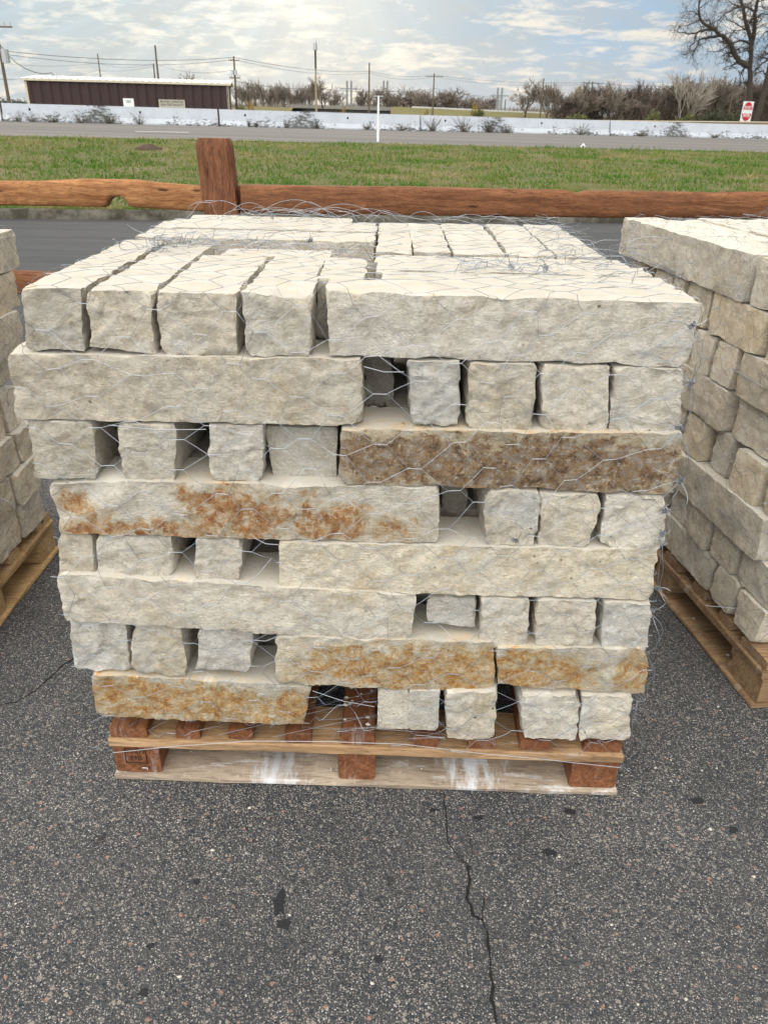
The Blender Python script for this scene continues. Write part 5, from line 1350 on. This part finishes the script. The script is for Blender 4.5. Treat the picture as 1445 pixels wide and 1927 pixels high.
# ------------------------------------------------------------------ trees
def branch(mbt, mbc, p, d, L, r, lvl, maxl, rr, kids, spread, rise, tw):
    n = 4 if lvl < 2 else 3; pts = [p.copy()]; q = p.copy(); dd = d.copy()
    for i in range(n):
        dd = (dd + Vector((rr.gauss(0, .16), rr.gauss(0, .16), rr.gauss(0, .10) + rise))).normalized(); q = q + dd * (L / n); pts.append(q.copy())
    rad = [max(tw, r * (1 - .55 * i / n)) for i in range(n + 1)]
    (mbt if lvl == 0 else mbc).tube(pts, rad, 6 if lvl == 0 else (4 if lvl < 2 else 3), False)
    if lvl >= maxl: return
    nk = kids[lvl]
    for k_ in range(nk):
        t = rr.uniform(.35, 1.0) if lvl else rr.uniform(.30, 1.0); i = min(n - 1, int(t * n)); b = pts[i].lerp(pts[i + 1], t * n - i)
        a = rr.uniform(0, 2 * pi); o1 = dd.orthogonal().normalized(); o2 = dd.cross(o1); nd = (dd * 1.0 + (o1 * cos(a) + o2 * sin(a)) * spread * rr.uniform(.6, 1.3)).normalized()
        branch(mbt, mbc, b, nd, L * rr.uniform(.5, .78), rad[i] * .62, lvl + 1, maxl, rr, kids, spread, rise, tw)


def leaves(points, n, s, rr, sz=.25):
    mb = MB()
    for _ in range(n):
        c = Vector(rr.choice(points)) + Vector((rr.gauss(0, s), rr.gauss(0, s), rr.gauss(0, s))); e = Vector((rr.gauss(0, sz), rr.gauss(0, sz), rr.gauss(0, sz))); f_ = Vector((rr.gauss(0, sz), rr.gauss(0, sz), rr.gauss(0, sz))); mb.add([c, c + e, c + f_], [(0, 1, 2)])
    return mb


def proto(seed, H, kids, spread, rise, mat_c, leafmat=None, nleaf=0, tw=.030, lf=.16, stems=1):
    rr = random.Random(seed); mbt, mbc = MB(), MB()
    for s_ in range(stems):
        d = Vector((rr.gauss(0, .12 * stems), rr.gauss(0, .12 * stems), 1)).normalized()
        branch(mbt, mbc, Vector((rr.gauss(0, .1 * (stems - 1)), 0, 0)), d, H * .55, H * .022 / stems ** .5, 0, len(kids), rr, kids, spread, rise, tw)
    hmax = max(v[2] for v in mbc.v); k_ = H / hmax
    mbt.v = [tuple(c * k_ for c in v) for v in mbt.v]; mbc.v = [tuple(c * k_ for c in v) for v in mbc.v]
    root = empty('bare_tree', (0, -300, 0)); mbt.build('trunk', M['bark'] if mat_c != 'twig_pale' else M['twig_pale'], root); mbc.build('crown', M[mat_c], root)
    if leafmat:
        tips = [v for v in mbc.v[::7] if v[2] > H * .30]; leaves(tips, nleaf, lf, rr, .14).build('leaves', M[leafmat], root)
    return root


PR = {'wide': proto(1, 8, (7, 6, 5, 4), .8, .05, 'twig'), 'tall': proto(2, 8, (8, 6, 5, 3), .55, .12, 'twig'), 'dark': proto(3, 7, (8, 6, 5, 4), .75, .06, 'twig_dark', stems=3), 'dark2': proto(4, 7, (8, 7, 5, 3), .6, .10, 'twig_dark', stems=2),
      'pale': proto(5, 9, (6, 5, 4), .5, .12, 'twig_pale', stems=3), 'yellow': proto(6, 8, (7, 6, 4), .7, .08, 'twig', 'leaf_yellow', 2600), 'green': proto(7, 4, (7, 6, 4), .7, .06, 'twig_dark', 'leaf_green', 2600, lf=.22, stems=2),
      'evergreen': proto(8, 5, (8, 6, 4), .7, .04, 'twig_dark', 'leaf_dark', 4200, lf=.25, stems=2)}
used = set()
def tree(kind, px, ytop, D, label, name='bare_tree', base=0.0, xs=1.0, group='trees on the skyline'):
    t_ = at(px, ytop, D); src = PR[kind]; H0 = {'wide': 8, 'tall': 8, 'dark': 7, 'dark2': 7, 'pale': 9, 'yellow': 8, 'green': 4, 'evergreen': 5}[kind]
    if kind in used:
        root = src.copy(); col.objects.link(root)
        for ch in src.children:
            c = ch.copy(); col.objects.link(c); c.parent = root
    else: root = src; used.add(kind)
    root.name = name; s_ = (t_.z - base) / H0 * ((1.25 if D > 160 else 1.06) if name == 'bare_tree' else 1); root.scale = (s_ * xs, s_ * xs, s_); root.location = (t_.x, D, base); root.rotation_euler.z = R.uniform(0, 6.28)
    tag(root, label, 'tree' if name != 'shrub' else 'shrub', group)


TR = [  # left: behind and beside the building
    ('wide', 350, 137, 100, 'round topped bare tree showing above the maroon roof', 1.3), ('tall', 465, 168, 190, 'bare tree just right of the transformer pole', 1.0)]
for q, px in enumerate([452, 478, 492, 506, 519, 532, 546, 558, 570, 584]):
    TR.append(('tall', px, R.uniform(158, 168) + (px - 450) * .02, 215 + R.uniform(-12, 12), 'thin bare tree between the building and the light mast, %s from the left' % ['first', 'second', 'third', 'fourth', 'fifth', 'sixth', 'seventh', 'eighth', 'ninth', 'tenth'][q], .8))
TR += [('wide', 606, 154, 190, 'bare tree standing just right of the light mast', 1.0), ('tall', 628, 178, 230, 'low sparse tree right of the light mast tree', 1.2), ('tall', 680, 172, 215, 'bare tree left of the tall plain pole', 1.0), ('wide', 706, 170, 215, 'bare tree right of the tall plain pole', .9)]
for q, px in enumerate([735, 752, 768, 788, 803, 826, 846, 866, 885, 903, 920]):
    TR.append(('wide' if q % 2 else 'tall', px, [174, 176, 172, 180, 176, 183, 178, 172, 186, 188, 186][q], 235 + R.uniform(-10, 10), 'low bare tree on the skyline behind the ramp, number %s from the twin masts' % (['one', 'two', 'three', 'four', 'five', 'six', 'seven', 'eight', 'nine', 'ten', 'eleven'][q]), 1.7))
TR += [('wide', 993, 160, 180, 'broad bare tree on the skyline left of the plain pole', 1.15), ('tall', 1030, 168, 175, 'slim bare tree right of the plain pole', 1.0), ('tall', 1050, 166, 170, 'slim bare tree left of the yellow leafed tree', 1.0), ('yellow', 1092, 157, 135, 'tall tree with yellow autumn leaves at the left end of the dark wood', .8)]
for kind, px, yt, D, lab, xs in TR: tree(kind, px, yt, D, lab, xs=xs, name='yellow_leafed_tree' if kind == 'yellow' else 'bare_tree')
WOOD = [(1075, 178), (1088, 172), (1105, 170), (1122, 163), (1138, 166), (1155, 158), (1172, 163), (1190, 160), (1205, 170), (1222, 163), (1240, 172), (1258, 158), (1272, 152), (1290, 150), (1303, 146), (1320, 158), (1336, 152), (1352, 150), (1366, 152), (1380, 150), (1396, 155), (1412, 150), (1428, 155), (1442, 150), (1460, 152), (1475, 155)]
for q, (px, yt) in enumerate(WOOD):
    tree(['dark', 'tall', 'wide', 'dark2'][q % 4], px, yt - 8, 128 + (q * 37 % 17) - 8, 'bare tree of the dark right hand wood, %d%s rightward from the yellow leafed one' % (q + 1, {1: 'st', 2: 'nd', 3: 'rd'}.get((q + 1) % 10 if q + 1 not in (11, 12, 13) else 0, 'th')), xs=1.05, group='bare trees of the wood at the right')
tree('pale', 1300, 132, 116, 'pale barked leafless tree standing out in the middle of the dark wood', xs=.9)
for px, yt, D, kind, lab, xs in [(1010, 200, 115, 'green', 'x', 1), ]: pass
for kind, px, yt, D, lab, xs in [('green', 1232, 205, 92, 'upright yellow green bush in front of the wood, left of the others', .9), ('green', 1295, 212, 92, 'low yellowish bush in front of the wood', 1.2), ('evergreen', 1335, 203, 90, 'dark green shrub left of the widest one in front of the wood', 1.0), ('evergreen', 1363, 207, 90, 'widest dark green shrub in front of the wood, left of the sign', 1.4), ('evergreen', 1385, 212, 90, 'small shrub beside the road sign', .9),
                             ('green', 1088, 213, 95, 'pale green bush low before the dark wood beside the ramp end', 1.8), ('yellow', 803, 203, 120, 'orange brown bush under the cross armed pole', .55), ('yellow', 893, 192, 150, 'yellow bush on the far bank', .6), ('green', 902, 203, 120, 'green bush in front of the yellow bush on the far bank', 1.0),
                             ('yellow', 471, 186, 110, 'orange tinted bush at the right end of the maroon building', .6), ('green', 455, 198, 112, 'green bush by the foot of the transformer pole', 1.0), ('yellow', 648, 197, 150, 'yellowish bush in front of the bridge', .5), ('evergreen', 22, 184, 95, 'low dark bush by the left utility pole', 1.6), ('evergreen', 40, 184, 97, 'low dark bush left of the maroon building', 1.6)]:
    tree(kind, px, yt, D, lab, name='shrub', xs=xs, group='bushes behind the barrier')
# dense leafless undergrowth of the wood: one mass nobody could count
rng = np.random.default_rng(9); NU = 60000
x = rng.uniform(31, 92, NU); y = rng.uniform(118, 150, NU); hm = 2.9 + 1.6 * np.array([noise.noise(Vector((float(a) * .12, float(b) * .10, 0))) for a, b in zip(x, y)]) * 1.3
left_f = np.clip((x / y - .245) / .03, 0, 1); hm *= .25 + .75 * left_f
z = rng.random(NU) * hm; ln2 = rng.uniform(.4, 1.3, NU); a = rng.normal(0, .45, (NU, 2)); w = rng.uniform(.012, .035, NU); th = rng.random(NU) * 6.28
P0 = np.stack([x, y, z], 1); T1 = P0 + np.stack([a[:, 0] * ln2, a[:, 1] * ln2, ln2], 1); S = np.stack([np.cos(th) * w, np.sin(th) * w, np.zeros(NU)], 1)
keep = (x / y > .235); V = np.empty((NU * 3, 3)); V[0::3] = P0 - S; V[1::3] = P0 + S; V[2::3] = T1; V = V.reshape(NU, 9)[keep].reshape(-1, 3)
tag(tri_mesh('undergrowth', V, M['twig_dark']), 'dense dark leafless undergrowth of the wood at the right', kind='stuff')
NU = 26000; x = rng.uniform(-75, 62, NU); y = rng.uniform(238, 262, NU); hm = 3.2 + 1.5 * np.array([noise.noise(Vector((float(a_) * .08, 0, 5))) for a_ in x]); z = rng.random(NU) ** 1.3 * hm; ln2 = rng.uniform(.6, 1.8, NU); w = rng.uniform(.03, .08, NU); th = rng.random(NU) * 6.28; a = rng.normal(0, .4, (NU, 2))
P0 = np.stack([x, y, z], 1); T1 = P0 + np.stack([a[:, 0] * ln2, a[:, 1] * ln2, ln2], 1); S = np.stack([np.cos(th) * w, np.sin(th) * w, np.zeros(NU)], 1); V = np.empty((NU * 3, 3)); V[0::3] = P0 - S; V[1::3] = P0 + S; V[2::3] = T1
tag(tri_mesh('far_undergrowth', V, M['twig']), 'low scrub along the far skyline', kind='stuff')

# the two big trees behind the barrier, limbs traced as they grow
BD = 62.0
def limb(mb, pix, r0, r1, dep, rr, twigs=0, tl=1.2):
    pts = [at(x, y, BD + dep * i / max(1, len(pix) - 1)) for i, (x, y) in enumerate(pix)]; n = len(pts)
    sm = []
    for i in range(n - 1):
        for q in range(3): sm.append(pts[i].lerp(pts[i + 1], q / 3) + Vector((rr.gauss(0, .02), rr.gauss(0, .02), rr.gauss(0, .02))))
    sm.append(pts[-1]); m_ = len(sm); mb.tube(sm, [r0 + (r1 - r0) * i / (m_ - 1) for i in range(m_)], 7, False)
    return sm


def twig(mb, p, d, L, r, lvl, rr):
    pts = [p.copy()]; q = p.copy(); dd = d.copy()
    for _ in range(4):
        dd = (dd + Vector((rr.gauss(0, .33), rr.gauss(0, .33), rr.gauss(0, .28)))).normalized(); q = q + dd * L / 4; pts.append(q.copy())
    mb.tube(pts, [r, r * .85, r * .7, r * .55, r * .4], 3, False)
    if lvl < 3:
        for _ in range((4, 4, 3)[lvl]):
            i = rr.randint(1, 4); nd = (dd * .6 + Vector((rr.gauss(0, .7), rr.gauss(0, .7), rr.gauss(0, .7)))).normalized(); twig(mb, pts[i], nd, L * rr.uniform(.45, .7), r * .55, lvl + 1, rr)


def big_tree(name, trunk, limbs, r0, label, seed):
    rr = random.Random(seed); b = at(trunk[0][0], trunk[0][1], BD); root = empty(name, (b.x, BD, -.3), 0, label, 'tree')
    mt, mc = MB(), MB(); limb(mt, trunk, r0, r0 * .55, 0, rr)
    bt = at(trunk[0][0], trunk[0][1], BD); mt.tube([(bt.x, BD, -.3), tuple(bt)], [r0 * 1.25, r0], 7, False)
    for pix, ra, rb, dep in limbs:
        sm = limb(mc, pix, ra, rb, dep, rr); m_ = len(sm)
        for i in range(2, m_):
            for _ in range(1 if i < m_ - 3 else 2):
                nd = ((sm[i] - sm[i - 1]).normalized() * .4 + Vector((rr.gauss(0, .6), rr.gauss(0, .7), rr.gauss(0, .6)))).normalized(); twig(mc, sm[i], nd, rr.uniform(.45, 1.1), max(.012, (ra + (rb - ra) * i / m_) * .32), 1, rr)
    for mbx, nm in ((mt, 'trunk'), (mc, 'crown')):
        o = mbx.build(nm, M['bark'], root, origin=(b.x, BD, -.3)); o.location = (0, 0, 0)


S7 = 205 / 1445.0
Z = lambda *pts: [(1240 + x * S7, y * S7) for x, y in pts]
big_tree('bare_tree', [(1407, 232), (1408, 200), (1411, 165), (1411, 130), (1412, 85)], [
    (Z((1180, 880), (1110, 845), (1040, 780), (990, 700), (975, 640), (930, 560), (860, 500), (790, 450), (720, 390), (620, 335), (560, 275), (525, 190), (525, 80), (540, -40)), .20, .04, -1.5),
    (Z((720, 395), (620, 398), (540, 415), (480, 445), (400, 445), (340, 430), (270, 440), (210, 410)), .075, .02, -1),
    (Z((790, 475), (700, 495), (620, 515), (540, 520), (510, 580), (480, 650), (440, 720), (450, 790)), .075, .015, 1),
    (Z((480, 450), (465, 560), (410, 630), (400, 700), (350, 725)), .04, .012, .5),
    (Z((575, 285), (520, 262), (470, 300), (400, 330), (290, 345), (210, 350)), .05, .012, -1.6),
    (Z((525, 185), (470, 160), (400, 150), (350, 130)), .035, .012, .4),
    (Z((1000, 705), (960, 695), (925, 700)), .11, .07, .1),
    (Z((1190, 580), (1120, 545), (1060, 545), (960, 570)), .08, .04, .7),
    (Z((915, 600), (840, 655), (770, 680), (640, 690)), .05, .012, 1.2),
    (Z((1215, 600), (1210, 520), (1170, 400), (1140, 260), (1115, 120), (1070, 0), (1060, -80)), .15, .08, 1.5),
    (Z((1215, 600), (1245, 480), (1265, 330), (1265, 180), (1290, 60), (1320, -60)), .17, .09, -1.2),
    (Z((1090, 70), (1000, 110), (900, 160), (820, 230), (730, 300)), .07, .012, 2.0),
    (Z((1260, 150), (1190, 110), (1110, 85)), .07, .06, .5),
    (Z((1285, 235), (1340, 190), (1420, 180), (1480, 210)), .06, .02, -1.5),
    (Z((1200, 720), (1160, 640), (1090, 665)), .06, .02, 1.5),
    (Z((700, 380), (680, 300), (650, 240)), .035, .012, .3),
    (Z((1150, 400), (1060, 330), (980, 300), (900, 260), (850, 180)), .05, .012, -2.2),
    (Z((1100, 100), (960, 40), (900, -20)), .05, .012, -1.4),
    (Z((1070, 0), (940, -60), (820, -40), (760, 40)), .06, .012, 1.6),
    (Z((525, 120), (620, 40), (700, -20)), .04, .012, 1.4),
    (Z((1175, 1140), (1150, 1105), (1110, 1095)), .10, .05, .2),
], .24, 'big bare tree with a long crooked limb reaching left, behind the barrier at the right', 3)
big_tree('bare_tree', [(1419, 232), (1430, 200), (1442, 150), (1450, 110)], [
    (Z((1420, 1010), (1370, 945), (1310, 960), (1250, 990)), .06, .015, .6), (Z((1445, 790), (1360, 840), (1300, 910), (1250, 960)), .07, .015, -.5),
    (Z((1470, 780), (1400, 770), (1340, 765), (1290, 820)), .07, .02, .8), (Z((1500, 700), (1420, 720), (1390, 680), (1330, 760)), .08, .02, -.8), (Z((1480, 560), (1430, 600), (1400, 660)), .06, .02, .4), (Z((1470, 400), (1400, 430), (1350, 500)), .06, .015, .4), (Z((1490, 640), (1480, 480), (1490, 300), (1470, 100)), .15, .06, .4)],
    .27, 'leaning bare tree at the right frame edge, beside the big one', 4)
